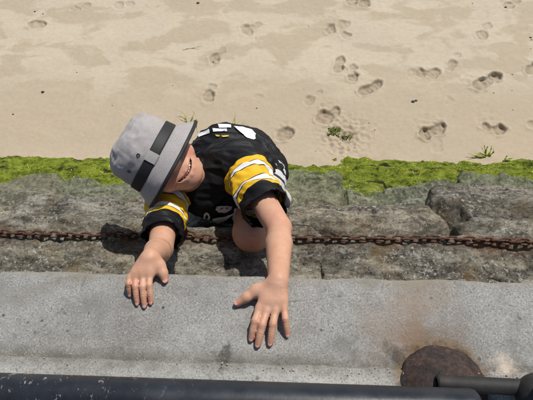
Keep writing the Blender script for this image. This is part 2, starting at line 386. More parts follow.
def stone(cx, cy, ztop, sx, sy, sz, tilt, seed, n=44, k=5.0, facets=7, rough=.10, rz=0.0, fine=.006, toe=False, bite=.86, hue=(1, 1, 1)):
    """a rough block: rounded box cut by random planes, then broken up by noise; ztop = height of its top face"""
    r = np.random.RandomState(seed)
    V, F = cube_sphere(n)
    V = V/((np.abs(V)**k).sum(1)**(1/k))[:, None]
    for _ in range(facets):
        nv = r.normal(size=3); nv[2] = abs(nv[2])*.9; nv /= np.linalg.norm(nv)
        sup = (np.abs(nv)).sum()*r.uniform(.60, bite)
        d = V@nv-sup; V = V-np.outer(np.maximum(d, 0)*.9, nv)
    V = V*np.array([sx, sy, sz])
    Nn = V/np.linalg.norm(V, axis=1)[:, None]
    ms = min(sx, sy, sz)
    V = V + Nn*(rough*ms*fbm(V/ms*.9+seed*3.7, 3, seed))[:, None]
    rid = 1-np.abs(fbm(V*7+seed, 4, seed+3))*2
    V = V + Nn*(fine*1.3*rid + fine*fbm(V*22, 4, seed+1) + fine*.5*fbm(V*70, 3, seed+2))[:, None]
    ct, st = math.cos(tilt), math.sin(tilt)
    V = V@np.array([[1, 0, 0], [0, ct, -st], [0, st, ct]])      # positive tilt: the seaward side drops
    c, s = math.cos(rz), math.sin(rz); V = V@np.array([[c, s, 0], [-s, c, 0], [0, 0, 1]])
    V = V + np.array([cx, cy, ztop-sz])
    sme = mesh_np('stone', V, F); attr(sme, 'bare', bare_spots(V))
    o = put(link('stone', sme, ROCK), wall); o.color = (*[min(h_, 1.6) for h_ in hue], 1)
    ALLV.append(V); ALLF.append(F+OFF[0]); OFF[0] += len(V)
    if toe: TOE.append((V, F))
    return o
def zx(px, py, z): return float(onz(px, py, z)[0])
sd = 100
# upper ledge: one course of long blocks under the coping
x = -1.42; rr = random.Random(5)
while x < 1.3:
    w = rr.uniform(.34, .62)
    stone(x+w/2, .468+rr.uniform(-.006, .006), ZA+rr.uniform(-.006, .012), w/2+.012, .112, .20, .10+rr.uniform(-.05, .06), sd, 64, 14, 5, .035, fine=.0095, bite=.97, hue=rr.choice(((1.35, 1.22, .98), (1.2, 1.14, 1.0), (1.3, 1.24, 1.08), (1.05, 1.0, .88)))); sd += 1
    x += w
# a broken second row just below, filling the step
x = -1.5
while x < 1.4:
    w = rr.uniform(.24, .55)
    stone(x+w/2, .625+rr.uniform(-.02, .02), ZA-.12+rr.uniform(-.05, .03), w/2+.015, .095, .20, .42+rr.uniform(-.12, .1), sd, 52, 7, 7, .08, rz=rr.uniform(-.06, .06), fine=.010, bite=.93, hue=rr.choice(((1.3, 1.2, 1.02), (1.1, 1.04, .92), (1.35, 1.32, 1.2), (.8, .78, .74)))); sd += 1
    x += w
# middle ledge: big blocks
for (pxl, pxr, dz, ty, sdd) in ((-150, -55, .0, 0, 1), (-60, 52, .015, .01, 2), (46, 100, -.015, 0, 3), (92, 176, .025, .01, 4), (172, 262, -.01, .0, 5), (258, 350, .0, .02, 6), (342, 378, -.03, .0, 7), (366, 482, .04, -.01, 8), (474, 575, .02, .0, 9), (572, 690, .02, 0, 10)):
    a, b = zx(pxl, 212, ZB), zx(pxr, 212, ZB)
    stone((a+b)/2, .80+ty, ZB+dz+.02, (b-a)/2+.03, .20, .26, .34, 300+sdd, 72, 12 if sdd != 8 else 6, 4 if sdd != 8 else 8, .05, rz=rr.uniform(-.03, .03), fine=.015, bite=.96 if sdd != 8 else .9, hue={1: (1.1, 1.05, .95), 2: (1.15, 1.08, .95), 3: (1.35, 1.3, 1.15), 4: (1.3, 1.27, 1.2), 5: (.9, .9, .85), 6: (1.25, 1.15, .92), 7: (1.5, 1.45, 1.3), 8: (.78, .79, .80), 9: (.92, .92, .90), 10: (1, 1, 1)}[sdd])
# lower ledge: broad slabs furred with pale algae
for (pxl, pxr, dz, ty, sdd) in ((-150, -60, .0, 0, 1), (-64, 30, .0, .01, 2), (22, 120, .02, .03, 3), (114, 200, .0, 0, 4), (194, 292, -.02, .0, 5), (280, 376, .06, .04, 6), (368, 466, .03, .03, 7), (456, 548, .02, .02, 8), (540, 640, .0, .0, 9)):
    a, b = zx(pxl, 190, .55), zx(pxr, 190, .55)
    stone((a+b)/2, 1.03+ty, .47+dz, (b-a)/2+.035, .19, .30, .50, 400+sdd, 64, 11, 4, .05, rz=rr.uniform(-.03, .03), fine=.017, bite=.96, hue={1: (1, 1, 1), 2: (1.1, 1.08, 1.0), 3: (1.3, 1.27, 1.15), 4: (1.2, 1.2, 1.1), 5: (1.2, 1.25, 1.05), 6: (1.25, 1.36, 1.0), 7: (1.15, 1.24, .98), 8: (.95, .97, .93), 9: (1, 1, 1)}[sdd])
# toe: low boulders under bright green weed
for row, (yy, zt, syy) in enumerate(((1.22, .245, .17), (1.36, .13, .15), (1.49, .055, .11))):
    x = -2.25+row*.13
    while x < 2.1:
        w = rr.uniform(.40, .80)
        stone(x+w/2, yy+rr.uniform(-.012, .012), zt+rr.uniform(-.010, .010), w/2+.09, syy, .16, .30+rr.uniform(-.05, .05), sd, 54, 5, 6, .09, rz=rr.uniform(-.05, .05), fine=.015, toe=True, bite=.93, hue=(1.1, 1.1, 1.0)); sd += 1
        x += w*.86
STV, STF = np.concatenate(ALLV), np.concatenate(ALLF)
STONE_BVH = BVHTree.FromPolygons([tuple(v) for v in STV.tolist()], [tuple(f) for f in STF.tolist()])
def stone_hit(px, py):
    d = ray(px, py); loc, nrm, i, t = STONE_BVH.ray_cast(Vector(CAM), Vector(d).normalized()); return loc, nrm

# promenade behind the kerb
V, F = grid_box(-60, 60, -12, -.36, -.3, COP-.12, 60, 30, 51, amp=.001)
link('promenade', mesh_np('promenade', V, F), KERB, kind='structure')
# ------------------------------------------------------------------ rusty chain lying along the upper ledge
def mat_rust(dark=False):
    n = N('dark_rust' if dark else 'chain_rust'); m = n.noise(90, 6, .7); m2 = n.noise(25, 4, .6)
    c = n.ramp(m, [(.3, (.022, .013, .010)), (.5, (.075, .034, .021)), (.68, (.17, .08, .042))])
    if dark: c = n.ramp(n.noise(60, 8, .82), [(.34, (.012, .011, .011)), (.47, (.032, .025, .023)), (.58, (.070, .040, .028)), (.72, (.17, .135, .11))])
    else: c = n.mix(n.ramp(m2, [(.45, 0), (.7, .6)]), c, (.15, .085, .06))
    n.set(Base_Color=c, Roughness=.85, Metallic=.0, Specular_IOR_Level=.35, Normal=n.bump(n.noise(300 if not dark else 70, 5, .7), .6, .0012 if not dark else .005)); return n.m
RUST, DRUST = mat_rust(), mat_rust(True)
def link_mesh(L, W, r, n=28, m=9):
    """one oval chain link in its own XY plane, long axis X"""
    V, F = [], []
    st = (L-W)/2
    for i in range(n):
        t = 2*math.pi*i/n; c, s = math.cos(t), math.sin(t)
        cx = (st if c > 0 else -st)+W/2*c; cx = st*max(-1, min(1, c*1.6))+W/2*c; cy = W/2*s
        nx_, ny_ = c, s
        for j in range(m):
            a = 2*math.pi*j/m
            V.append((cx+r*math.cos(a)*nx_, cy+r*math.cos(a)*ny_, r*math.sin(a)))
    for i in range(n):
        for j in range(m):
            F.append((i*m+j, i*m+(j+1) % m, ((i+1) % n)*m+(j+1) % m, ((i+1) % n)*m+j))
    V = np.array(V); V *= 1+.03*pn(V*160, 3)[:, None]
    F = [f[::-1] for f in F]
    return mesh_np('link', V, F)
chain_me = link_mesh(.0258, .0134, .0025)
chain_me.materials.append(RUST)
pts = []
for px in np.arange(-75, 640, 4.0):
    py = np.interp(px, [-80, 0, 60, 110, 200, 300, 400, 470, 533, 640], [232, 234, 236.5, 238, 240, 239.5, 240.5, 241.5, 244, 247])
    loc, nrm = stone_hit(px, py)
    if loc is not None: pts.append(np.array(loc)+np.array([0, 0, .009]))
pts = np.array(pts)
for it in range(40):
    pts[1:-1] = .5*pts[1:-1]+.25*(pts[:-2]+pts[2:])
    for k in range(len(pts)):
        h_, n_, i_, t_ = STONE_BVH.ray_cast(Vector((pts[k, 0], pts[k, 1], pts[k, 2]+.2)), Vector((0, 0, -1)))
        if h_ is not None: pts[k, 2] = max(pts[k, 2], h_.z+.007)
seg = np.linalg.norm(np.diff(pts, axis=0), axis=1); S = np.concatenate([[0], np.cumsum(seg)])
chain = empty('rusty_chain', tuple(pts[0]), 'rusty iron chain strung along the stone ledge below the coping', 'chain')
rc = random.Random(3)
PITCHL = .0205
for k in range(int(S[-1]/PITCHL)):
    s = (k+.5)*PITCHL
    p = np.array([np.interp(s, S, pts[:, i]) for i in range(3)]); q = np.array([np.interp(min(s+.008, S[-1]), S, pts[:, i]) for i in range(3)])
    d = Vector(q-p).normalized(); zq_ = Vector((0, 0, 1)); yq = zq_.cross(d).normalized(); zq_ = d.cross(yq)
    M = Matrix((d, yq, zq_)).transposed().to_4x4()
    ang = math.radians((28 if k % 2 == 0 else 112)+rc.uniform(-24, 24))
    o = bpy.data.objects.new('link', chain_me); COL.objects.link(o); put(o, chain)
    o.matrix_basis = Matrix.Translation(p+np.array([0, rc.uniform(-.001, .001), 0])) @ M @ Matrix.Rotation(ang, 4, 'X')

# ------------------------------------------------------------------ railing on the kerb
def tube(path, rad, m=24, cap=True):
    path = [np.array(p, float) for p in path]; V, F = [], []
    rads = rad if isinstance(rad, (list, tuple, np.ndarray)) else [rad]*len(path)
    up = np.array([0, 0, 1.0])
    for i, p in enumerate(path):
        d = path[min(i+1, len(path)-1)]-path[max(i-1, 0)]; d /= np.linalg.norm(d)
        a = np.cross(d, up if abs(d[2]) < .95 else np.array([1.0, 0, 0])); a /= np.linalg.norm(a); b = np.cross(a, d)
        for j in range(m):
            t = 2*math.pi*j/m; V.append(p+rads[i]*(math.cos(t)*a+math.sin(t)*b))
    for i in range(len(path)-1):
        for j in range(m): F.append((i*m+j, i*m+(j+1) % m, (i+1)*m+(j+1) % m, (i+1)*m+j))
    if cap: F += [tuple(range(m)), tuple(range((len(path)-1)*m, len(path)*m))[::-1]]
    return np.array(V), [tuple(f[::-1]) for f in F]
def mat_pipe():
    n = N('black_pipe_paint')
    c = n.mix(n.ramp(n.noise(14, 4, .6), [(.4, 0), (.7, 1)]), (.010, .012, .017), (.022, .026, .034))
    fl = n.noise(55, 7, .8, n.mapping((1.5, 1, 1), loc=(0, 2, 0)), .3); x = n.geo_z('X')
    where = n.ramp(n.math('ADD', x, .75), [(.1, 1), (.45, .85), (.62, 0)])
    c = n.mix(n.math('MULTIPLY', n.ramp(fl, [(.59, 0), (.63, .7)]), where), c, (.42, .38, .33))     # bird lime and flakes
    sc = n.noise(40, 4, .6, n.mapping((3.0, .4, .4), rot=(0, 0, .3), loc=(1, 0, 0)))
    c = n.mix(n.math('MULTIPLY', n.ramp(sc, [(.63, 0), (.69, .65)]), n.ramp(n.math('ADD', x, .55), [(.0, 1), (.12, .0)])), c, (.5, .5, .5))
    n.set(Base_Color=c, Roughness=n.ramp(n.noise(30, 4), [(.3, .28), (.7, .5)]), Normal=n.bump(n.noise(120, 4, .6), .15, .001)); return n.m
PIPE = mat_pipe()
def mat_iron():
    n = N('blackened_iron'); c = n.ramp(n.noise(45, 6, .7), [(.35, (.010, .010, .010)), (.55, (.020, .019, .018)), (.75, (.045, .030, .022))])
    n.set(Base_Color=c, Roughness=.7, Normal=n.bump(n.noise(150, 4, .6), .3, .001)); return n.m
IRON = mat_iron()
rA, rB = onz(-70, 391.5, COP+.06), onz(471, 411, COP+.06)
rail = empty('railing', (0, .1, COP+.007), 'black tubular railing along the kerb, paint flaking at its left end', 'railing')
ts = np.linspace(0, 1, 60)
path = [rA+(rB-rA)*t for t in ts]; dirr = (rB-rA)/np.linalg.norm(rB-rA)
rad = [.030]*60; path += [rB+dirr*.006, rB+dirr*.011, rB+dirr*.013]; rad += [.0285, .023, .008]
V, F = tube(path, rad, 40)
put(link('rail', mesh_np('rail', V, F), PIPE), rail)
sA, sB = onz(437, 383, COP+.035), onz(536, 388, COP+.035)
V, F = tube([sA-.003*(sB-sA), sA]+[sA+(sB-sA)*t for t in np.linspace(.02, 1, 12)], [.007, .0115]+[.012]*12, 28)
put(link('tie_bar', mesh_np('tie_bar', V, F), IRON), rail)
# flange: a shallow rusted dome bedded in the coping
V, F = [], []
prof = [(0, .026), (.010, .0258), (.020, .025), (.030, .0225), (.038, .0185), (.045, .014), (.050, .010), (.0545, .006), (.059, .0035), (.063, .0015), (.066, -.004), (.066, -.02)]
for (r, h) in prof:
    for j in range(64):
        t = 2*math.pi*j/64; V.append((FL[0]+r*math.cos(t)*1.02, FL[1]+r*math.sin(t), COP+h))
V = np.array(V); V[:, 2] += .0065+.0036*fbm(V*70, 4, 5, .65); V[:, :2] += (.0045*np.stack([fbm(V*35, 3, 8), fbm(V*35, 3, 18)], 1))
for i in range(len(prof)-1):
    for j in range(64): F.append((i*64+j, (i+1)*64+j, (i+1)*64+(j+1) % 64, i*64+(j+1) % 64))
put(link('base_flange', mesh_np('base_flange', V, F), DRUST), rail)
# knuckle and standard just outside the frame on the right, a second standard at the far left
kc = onz(541, 397, COP+.04)
def ball(c, r, seed):
    V, F = cube_sphere(16); V = V/np.linalg.norm(V, axis=1)[:, None]; V = V*r*(1+.02*fbm(V*3, 2, seed))[:, None]+c; return V, F
V, F = ball(kc, .034, 3); put(link('knuckle', mesh_np('knuckle', V, F), IRON), rail)
V, F = tube([kc+np.array([0, 0, z]) for z in (-.05, .0, .3, .62)], .02, 24); put(link('standard', mesh_np('standard', V, F), IRON), rail)
kb = rA+dirr*.02
V, F = tube([kb+np.array([0, 0, z]) for z in (-.06, .0, .3, .62)], .02, 24); put(link('standard', mesh_np('standard', V, F), IRON), rail)
bb = rB-dirr*.03
V, F = tube([bb, bb+np.array([.02, .005, -.02]), (bb+sA)/2+np.array([.0, -.002, -.012]), sA+np.array([.01, 0, -.003])], .009, 16); put(link('bracket', mesh_np('bracket', V, F), IRON), rail)
V, F = tube([bb+np.array([0, -.004, z]) for z in (0, -.065)], .012, 18); put(link('foot', mesh_np('foot', V, F), IRON), rail)

# ------------------------------------------------------------------ implicit-surface toolkit for the climbing child
class Field:
    def __init__(self, lo, hi, h):
        self.lo = np.array(lo, float); self.h = h
        self.n = np.ceil((np.array(hi)-self.lo)/h).astype(int)+1
        self.F = np.full(self.n, .05, dtype=np.float32)
    def block(self, lo, hi):
        i0 = np.clip(np.floor((lo-self.lo)/self.h).astype(int), 0, self.n-1); i1 = np.clip(np.ceil((hi-self.lo)/self.h).astype(int)+1, 1, self.n)
        sl = tuple(slice(a, b) for a, b in zip(i0, i1))
        ax = [self.lo[k]+self.h*np.arange(i0[k], i1[k]) for k in range(3)]
        return sl, np.meshgrid(*ax, indexing='ij', sparse=True)
    def _comb(self, sl, d, k, op):
        A = self.F[sl]; d = d.astype(np.float32)
        if op == 'u':
            R = np.minimum(A, d)
            if k > 0: hh = np.maximum(k-np.abs(A-d), 0)/k; R = R-hh*hh*k*.25
        else:
            d = -d; R = np.maximum(A, d)
            if k > 0: hh = np.maximum(k-np.abs(A-d), 0)/k; R = R+hh*hh*k*.25
        self.F[sl] = R
    def cone(self, a, b, ra, rb, k=.01, op='u'):
        a, b = np.array(a, float), np.array(b, float); m = max(ra, rb)+k+.012
        sl, (x, y, z) = self.block(np.minimum(a, b)-m, np.maximum(a, b)+m)
        ab = b-a; L = max(ab@ab, 1e-12)
        t = np.clip(((x-a[0])*ab[0]+(y-a[1])*ab[1]+(z-a[2])*ab[2])/L, 0, 1)
        d = np.sqrt((x-a[0]-t*ab[0])**2+(y-a[1]-t*ab[1])**2+(z-a[2]-t*ab[2])**2)-(ra+(rb-ra)*t)
        self._comb(sl, d, k, op)
    def chain(self, ptsr, k=.006, op='u'):
        for (p, r), (q, s) in zip(ptsr[:-1], ptsr[1:]): self.cone(p, q, r, s, k, op)
    def ell(self, c, rad, fr=None, k=.01, op='u'):
        c = np.array(c, float); rad = np.array(rad, float); m = rad.max()+k+.012
        sl, (x, y, z) = self.block(c-m, c+m); fr = np.eye(3) if fr is None else fr
        X, Y, Z = x-c[0], y-c[1], z-c[2]
        q = [(X*fr[i][0]+Y*fr[i][1]+Z*fr[i][2]) for i in range(3)]
        k0 = np.sqrt(sum((q[i]/rad[i])**2 for i in range(3))); k1 = np.sqrt(sum((q[i]/rad[i]**2)**2 for i in range(3)))
        self._comb(sl, k0*(k0-1)/np.maximum(k1, 1e-6), k, op)
    def halfcut(self, c, nrm, R):
        """remove what lies beyond the plane (c, nrm) within a ball of radius R"""
        c = np.array(c, float); nrm = np.array(nrm, float)/np.linalg.norm(nrm); m = R+.01
        sl, (x, y, z) = self.block(c-m, c+m)
        pl = -((x-c[0])*nrm[0]+(y-c[1])*nrm[1]+(z-c[2])*nrm[2])
        bl = np.sqrt((x-c[0])**2+(y-c[1])**2+(z-c[2])**2)-R
        self._comb(sl, np.maximum(pl, bl), 0, 's')
    def shell(self, t): self.F = np.maximum(self.F, -(self.F+t))
    def mesh(self):
        F, h = self.F, self.h; s = F < 0
        c = np.zeros(np.array(F.shape)-1, dtype=np.uint8)
        for dx in (0, 1):
            for dy in (0, 1):
                for dz in (0, 1): c += s[dx:F.shape[0]-1+dx, dy:F.shape[1]-1+dy, dz:F.shape[2]-1+dz]
        act = (c > 0) & (c < 8); idx = np.argwhere(act)
        vid = np.full(act.shape, -1, dtype=np.int32); vid[act] = np.arange(len(idx))
        acc = np.zeros((len(idx), 3)); cnt = np.zeros(len(idx))
        cs = [(a, b, d) for a in (0, 1) for b in (0, 1) for d in (0, 1)]
        val = {q: F[idx[:, 0]+q[0], idx[:, 1]+q[1], idx[:, 2]+q[2]].astype(np.float64) for q in cs}
        for q in cs:
            for ax in range(3):
                if q[ax]: continue
                r = list(q); r[ax] = 1; r = tuple(r)
                va, vb = val[q], val[r]; cr = (va < 0) != (vb < 0)
                t = np.where(cr, va/np.where(cr, va-vb, 1), 0)
                p = np.tile(np.array(q, float), (len(idx), 1)); p[:, ax] += t
                acc[cr] += p[cr]; cnt[cr] += 1
        V = self.lo+h*(idx+acc/cnt[:, None])
        quads = []
        for ax in range(3):
            sl0 = [slice(None)]*3; sl1 = [slice(None)]*3; sl0[ax] = slice(0, -1); sl1[ax] = slice(1, None)
            e = s[tuple(sl0)] != s[tuple(sl1)]; ii = np.argwhere(e)
            b, d = (ax+1) % 3, (ax+2) % 3
            ok = (ii[:, b] > 0) & (ii[:, d] > 0) & (ii[:, b] < F.shape[b]-1) & (ii[:, d] < F.shape[d]-1); ii = ii[ok]
            def cell(ob, od):
                j = ii.copy(); j[:, b] -= ob; j[:, d] -= od; return vid[j[:, 0], j[:, 1], j[:, 2]]
            q = np.stack([cell(1, 1), cell(0, 1), cell(0, 0), cell(1, 0)], 1)
            inside = s[ii[:, 0], ii[:, 1], ii[:, 2]]
            q[~inside] = q[~inside][:, ::-1]; quads.append(q)
        Q = np.concatenate(quads); Q = Q[(Q >= 0).all(1)]
        return V, Q
def laplace(V, Q, it=2, w=.5):
    e = np.concatenate([Q[:, [0, 1]], Q[:, [1, 2]], Q[:, [2, 3]], Q[:, [3, 0]]])
    for _ in range(it):
        A = np.zeros_like(V); c = np.zeros(len(V))
        for k in range(3):
            A[:, k] = np.bincount(e[:, 0], V[e[:, 1], k], len(V))+np.bincount(e[:, 1], V[e[:, 0], k], len(V))
        c = np.bincount(e[:, 0], minlength=len(V))+np.bincount(e[:, 1], minlength=len(V))
        V = V*(1-w)+w*A/np.maximum(c, 1)[:, None]
    return V
def normals(V, Q):
    n = np.cross(V[Q[:, 2]]-V[Q[:, 0]], V[Q[:, 3]]-V[Q[:, 1]]); N_ = np.zeros_like(V)
    for j in range(4):
        for k in range(3): N_[:, k] += np.bincount(Q[:, j], n[:, k], len(V))
    return N_/np.maximum(np.linalg.norm(N_, axis=1), 1e-12)[:, None]

# ------------------------------------------------------------------ the child: skeleton
HSC = .93
ring = at(172.5, 166.5, 1.18)
wv = CAM-ring; wv /= np.linalg.norm(wv)
rv = RGT-wv*(RGT@wv); rv /= np.linalg.norm(rv); uv_ = np.cross(wv, rv)
HU = -.86*rv+.47*uv_+.03*wv; HU /= np.linalg.norm(HU)
HF = wv+.06*(.47*rv+.88*uv_); HF -= HU*(HF@HU); HF /= np.linalg.norm(HF)
HS = np.cross(HU, HF)
HC = ring+HU*.023
def H(s, f, u): return HC+(s*HS+f*HF+u*HU)*HSC
FR = np.array([HS, HF, HU])
Ls, Le, Lw = at(240, 163, 1.25), at(279, 228, 1.06), onz(278.5, 280, COP+.025)
Rs, Re, Rw = at(170, 187, 1.29), at(160.5, 249, 1.06), onz(150.5, 257, COP+.022)
Nb = at(212, 180, 1.33)
Ch, Pv = at(225, 158, 1.41), at(243.5, 162, 1.53)
Lh, Rh = at(259.5, 175, 1.46), at(238, 162, 1.56)
Lk = at(251, 233, 1.205)
La = at(262, 190, 1.385)
Rk, Ra = at(236, 185, 1.62), at(243, 172, 1.79)
HANDS = dict(
 left=dict(wrist=Lw, fing=[
   # base px, mid lift, tip px
   ((259, 309), (251.5, 338), .0058), ((266.5, 311), (258, 344), .0060), ((275.5, 311), (270.3, 342.5), .0058), ((284, 309), (287.3, 334), .0050)],
   thumb=((265, 290), (256, 291), (247, 297), (237.5, 303)), pal=[(262, 300), (282, 300)]),
 right=dict(wrist=Rw, fing=[
   ((150, 275), (151, 301.5), .0050), ((143.2, 275), (144.5, 305), .0051), ((136, 276), (137.2, 302.5), .0049), ((130, 278), (129.8, 294), .0045)],
   thumb=((154, 262), (159, 266), (163, 273), (165, 280)), pal=[(147, 268), (134, 269)]))

lo = np.minimum.reduce([ring-.16, onz(125, 310, COP), Ra-.12, Lk-.08]); hi = np.maximum.reduce([ring+.16, Lw+.04, Lh+.11, Ra+.12, Le+.06])
lo[1] = onz(265, 352, COP)[1]-.01; lo[2] = min(Ra[2]-.06, ZB-.02); hi[2] = max(COP+.06, (ring+HU*.1)[2]+.06)
B = Field(lo-.01, hi+.01, .0019)
# torso and legs
B.cone(Ch, Pv, .070, .078, .04); B.cone(Ls*.8+Rs*.2, Lh, .045, .06, .04); B.cone(Rs*.8+Ls*.2, Rh, .045, .06, .04); B.cone(Ls, Rs, .032, .032, .04)
B.cone(Nb, H(0, -.022, -.055), .038, .040, .03)
B.cone(Lh, Lk, .062, .040, .03); B.cone(Lk, La, .038, .026, .02); B.cone(Rh, Rk, .062, .040, .03); B.cone(Rk, Ra, .037, .026, .02)
kd = Lk-(Lh+La)/2; kd /= np.linalg.norm(kd)
B.ell(Lk+kd*.016, (.026, .022, .028), None, .016); B.cone(Lk+kd*.012+np.array([.012, 0, -.028]), La, .022, .016, .015)
# head
B.ell(H(0, -.010, .024), np.array((.069, .083, .072))*HSC, FR, .01)
B.ell(H(0, .020, -.030), np.array((.053, .052, .056))*HSC, FR, .03)
B.cone(H(-.015, .050, -.072), H(.015, .050, -.072), .017, .017, .025); B.ell(H(0, .062, -.078), np.array((.017, .013, .014))*HSC, FR, .02)
for s in (-1, 1):
    B.ell(H(s*.036, .050, -.030), np.array((.022, .021, .022))*HSC, FR, .022)
    B.ell(H(s*.069, -.004, -.008), np.array((.007, .017, .026))*HSC, FR, .008)
    B.ell(H(s*.030, .082, .008), np.array((.017, .012, .011))*HSC, FR, .015, 's')
    B.cone(H(s*.012, .077, .026), H(s*.044, .066, .024), .008, .007, .015)
    B.ell(H(s*.0085, .084, -.024), np.array((.0065, .008, .006))*HSC, FR, .006)
B.cone(H(0, .076, .012), H(0, .089, -.018), .0065, .0095, .012)
B.ell(H(0, .066, -.052), np.array((.030, .017, .020))*HSC, FR, .02)
up_l = [(-.036, .0600, -.0425), (-.026, .0715, -.0490), (-.013, .0790, -.0535), (0, .0815, -.0550), (.013, .0790, -.0535), (.026, .0715, -.0490), (.036, .0600, -.0425)]
lo_l = [(-.035, .0600, -.0450), (-.026, .0700, -.0565), (-.013, .0765, -.0645), (0, .0785, -.0670), (.013, .0765, -.0645), (.026, .0700, -.0565), (.035, .0600, -.0450)]
B.chain([(H(*p), r*HSC) for p, r in zip(up_l, (.003, .0036, .0038, .0040, .0038, .0036, .003))], .005)
B.chain([(H(*p), r*HSC) for p, r in zip(lo_l, (.003, .0042, .0050, .0054, .0050, .0042, .003))], .005)
md = [(-.0345, .068, -.0432), (-.026, .0765, -.0525), (-.013, .0835, -.0585), (0, .0860, -.0605), (.013, .0835, -.0585), (.026, .0765, -.0525), (.0345, .068, -.0432)]
for back, gr in ((0, 0), (.008, .0006), (.016, .001)):
    B.chain([(H(x, y-back, z), (r+gr)*HSC) for (x, y, z), r in zip(md, (.0022, .0029, .0034, .0036, .0034, .0029, .0022))], .0008, 's')
for s in (-1, 1):      # cheeks pushed up by the smile, dimple beside the mouth
    B.ell(H(s*.043, .052, -.034), np.array((.017, .017, .014))*HSC, FR, .014)
    B.chain([(H(s*.045, .060, -.042), .0014), (H(s*.043, .058, -.052), .0012)], .006, 's')
# arms and hands
def arm(S_, E_, W_, r0, r1, r2):
    B.cone(S_, E_, r0, r1, .012)
    mid = E_+(W_-E_)*.35
    B.cone(E_, mid, r1*.92, r1*.98, .008); B.cone(mid, W_, r1*.98, r2, .006)
arm(Ls, Le, Lw, .036, .0262, .0172); arm(Rs, Re, Rw, .035, .0255, .0160)
NAILS, TIPS, KNK, CRE = [], [], [], []
for nm, hd in HANDS.items():
    W_ = hd['wrist']; bases = []
    for q, ((bx_, by_), (tx, ty), r) in enumerate(hd['fing']):
        b0 = onz(bx_, by_, COP+.0175); t0 = onz(tx, ty, COP+.0052)
        d = t0-b0; p1 = b0+d*.46+np.array([0, 0, .0085 if nm == 'left' else .008]); p2 = b0+d*.76+np.array([0, 0, .0055])
        B.chain([(b0, r*1.13), (p1, r*1.10), (p2, r*1.04), (t0, r*.94)], .0004)
        B.ell(p1+np.array([0, 0, .0012]), (r*1.06, r*1.06, r*1.0), None, .003)
        CRE.append((p1, d/np.linalg.norm(d))); CRE.append((p2, d/np.linalg.norm(d)))
        bases.append(b0); KNK.append(p1); TIPS.append(t0); NAILS.append((t0, p2, r*.88))
        # palm ray under the skin of the hand's back
        B.cone(b0+(W_-b0)*.12, W_+(b0-W_)*.2, r*1.22, .0125, .007)
        B.ell(b0+np.array([0, 0, r*.55]), (r*.85, r*.9, r*.7), None, .006)
    B.cone(bases[0]*.78+W_*.22, bases[3]*.74+W_*.26, .0078, .0068, .008)
    m1 = W_*.45+(bases[1]+bases[2])*.275
    B.ell(m1-np.array([0, 0, .004]), (.020, .018, .0115), None, .010)
    th = hd['thumb']; zs = (.014, .013, .012, .0062) if nm == 'left' else (.016, .014, .011, .0058)
    tp = [onz(*p, COP+z) for p, z in zip(th, zs)]; rr_ = (.0115, .0100, .0080, .0062)
    B.cone(W_*.75+tp[0]*.25, tp[1], .0125, .0095, .008); B.cone(bases[0]*.6+W_*.4, tp[1]*.7+tp[0]*.3, .0075, .0085, .010)
    B.chain(list(zip(tp, rr_)), .006); NAILS.append((tp[3], tp[2], .0062)); TIPS.append(tp[3]); KNK.append(tp[2])
BV, BQ = B.mesh(); del B
BV = laplace(BV, BQ, 1, .5)

def mat_skin():
    n = N('skin')
    c = n.ramp(n.noise(30, 5, .6), [(.3, (.505, .268, .165)), (.7, (.595, .335, .222))])
    c = n.mix(n.ramp(n.noise(16, 4, .6, n.mapping(loc=(2, 2, 2))), [(.42, 0), (.68, .35)]), c, (.52, .22, .14))
    c = n.mix(n.math('MULTIPLY', n.attr('red'), .75), c, (.56, .155, .115))
    c = n.mix(n.math('MULTIPLY', n.attr('lip'), .9), c, (.50, .095, .09))
    c = n.mix(n.math('MULTIPLY', n.attr('crease'), .20), c, (.28, .11, .07))
    c = n.mix(n.ramp(n.noise(220, 3, .7), [(.30, .3), (.42, 0)]), c, (.33, .15, .09))
    c = n.mix(n.ramp(n.noise(55, 4, .6, n.mapping(loc=(7, 1, 4))), [(.35, .3), (.6, 0)]), c, (.62, .40, .29))
    n.set(Base_Color=c, Roughness=.5, Subsurface_Weight=.06, Subsurface_Radius=(.012, .005, .003), Subsurface_Scale=.6, Specular_IOR_Level=.4)
    b = n.bump(n.vor(620), .22, .0006); b = n.bump(n.noise(90, 4, .65), .28, .002, b); b = n.bump(n.math('MULTIPLY', n.attr('crease'), -1.0), .3, .0010, b); n.set(Normal=b); return n.m
SKIN = mat_skin()
boy = empty('person', (float(Ra[0]), float(Ra[1]), float(ZB)), 'child in grey bucket hat and black jersey climbing up with hands on the coping', 'person')
me = mesh_np('body', BV, BQ)
def near(pts, rad):
    v = np.zeros(len(BV))
    for p in pts: v = np.maximum(v, np.exp(-(((BV-p)**2).sum(1))/(rad*rad)))
    return v
red = np.maximum.reduce([near(TIPS, .007), .55*near(KNK, .006), .9*near([Lk+kd*.03, Lk+kd*.03+np.array([0, 0, -.02])], .028), .8*near([H(.04, .07, -.036), H(-.04, .07, -.036)], .018), .5*near([H(0, .076, -.08)], .012), .4*near([Le], .03)])
lips = []
for cur in (up_l, lo_l):
    for a, b in zip(cur[:-1], cur[1:]):
        for t in np.linspace(0, 1, 7): lips.append(H(*(np.array(a)*(1-t)+np.array(b)*t)))
cre = np.zeros(len(BV))
for (t0, p2, r) in NAILS:
    pass
for p1_, ax_ in CRE:
    dd = BV-p1_; al = dd@ax_; ra_ = np.linalg.norm(dd-np.outer(al, ax_), axis=1)
    cre = np.maximum(cre, np.where((ra_ < .011) & (dd[:, 2] > -.001), np.exp(-(np.minimum(np.abs(al-.0016), np.abs(al+.0016))/.0011)**2), 0))
attr(me, 'crease', cre); attr(me, 'red', red); attr(me, 'lip', np.clip(near(lips, .0078)*2.6-1.15, 0, 1))
body = put(link('body', me, SKIN), boy)
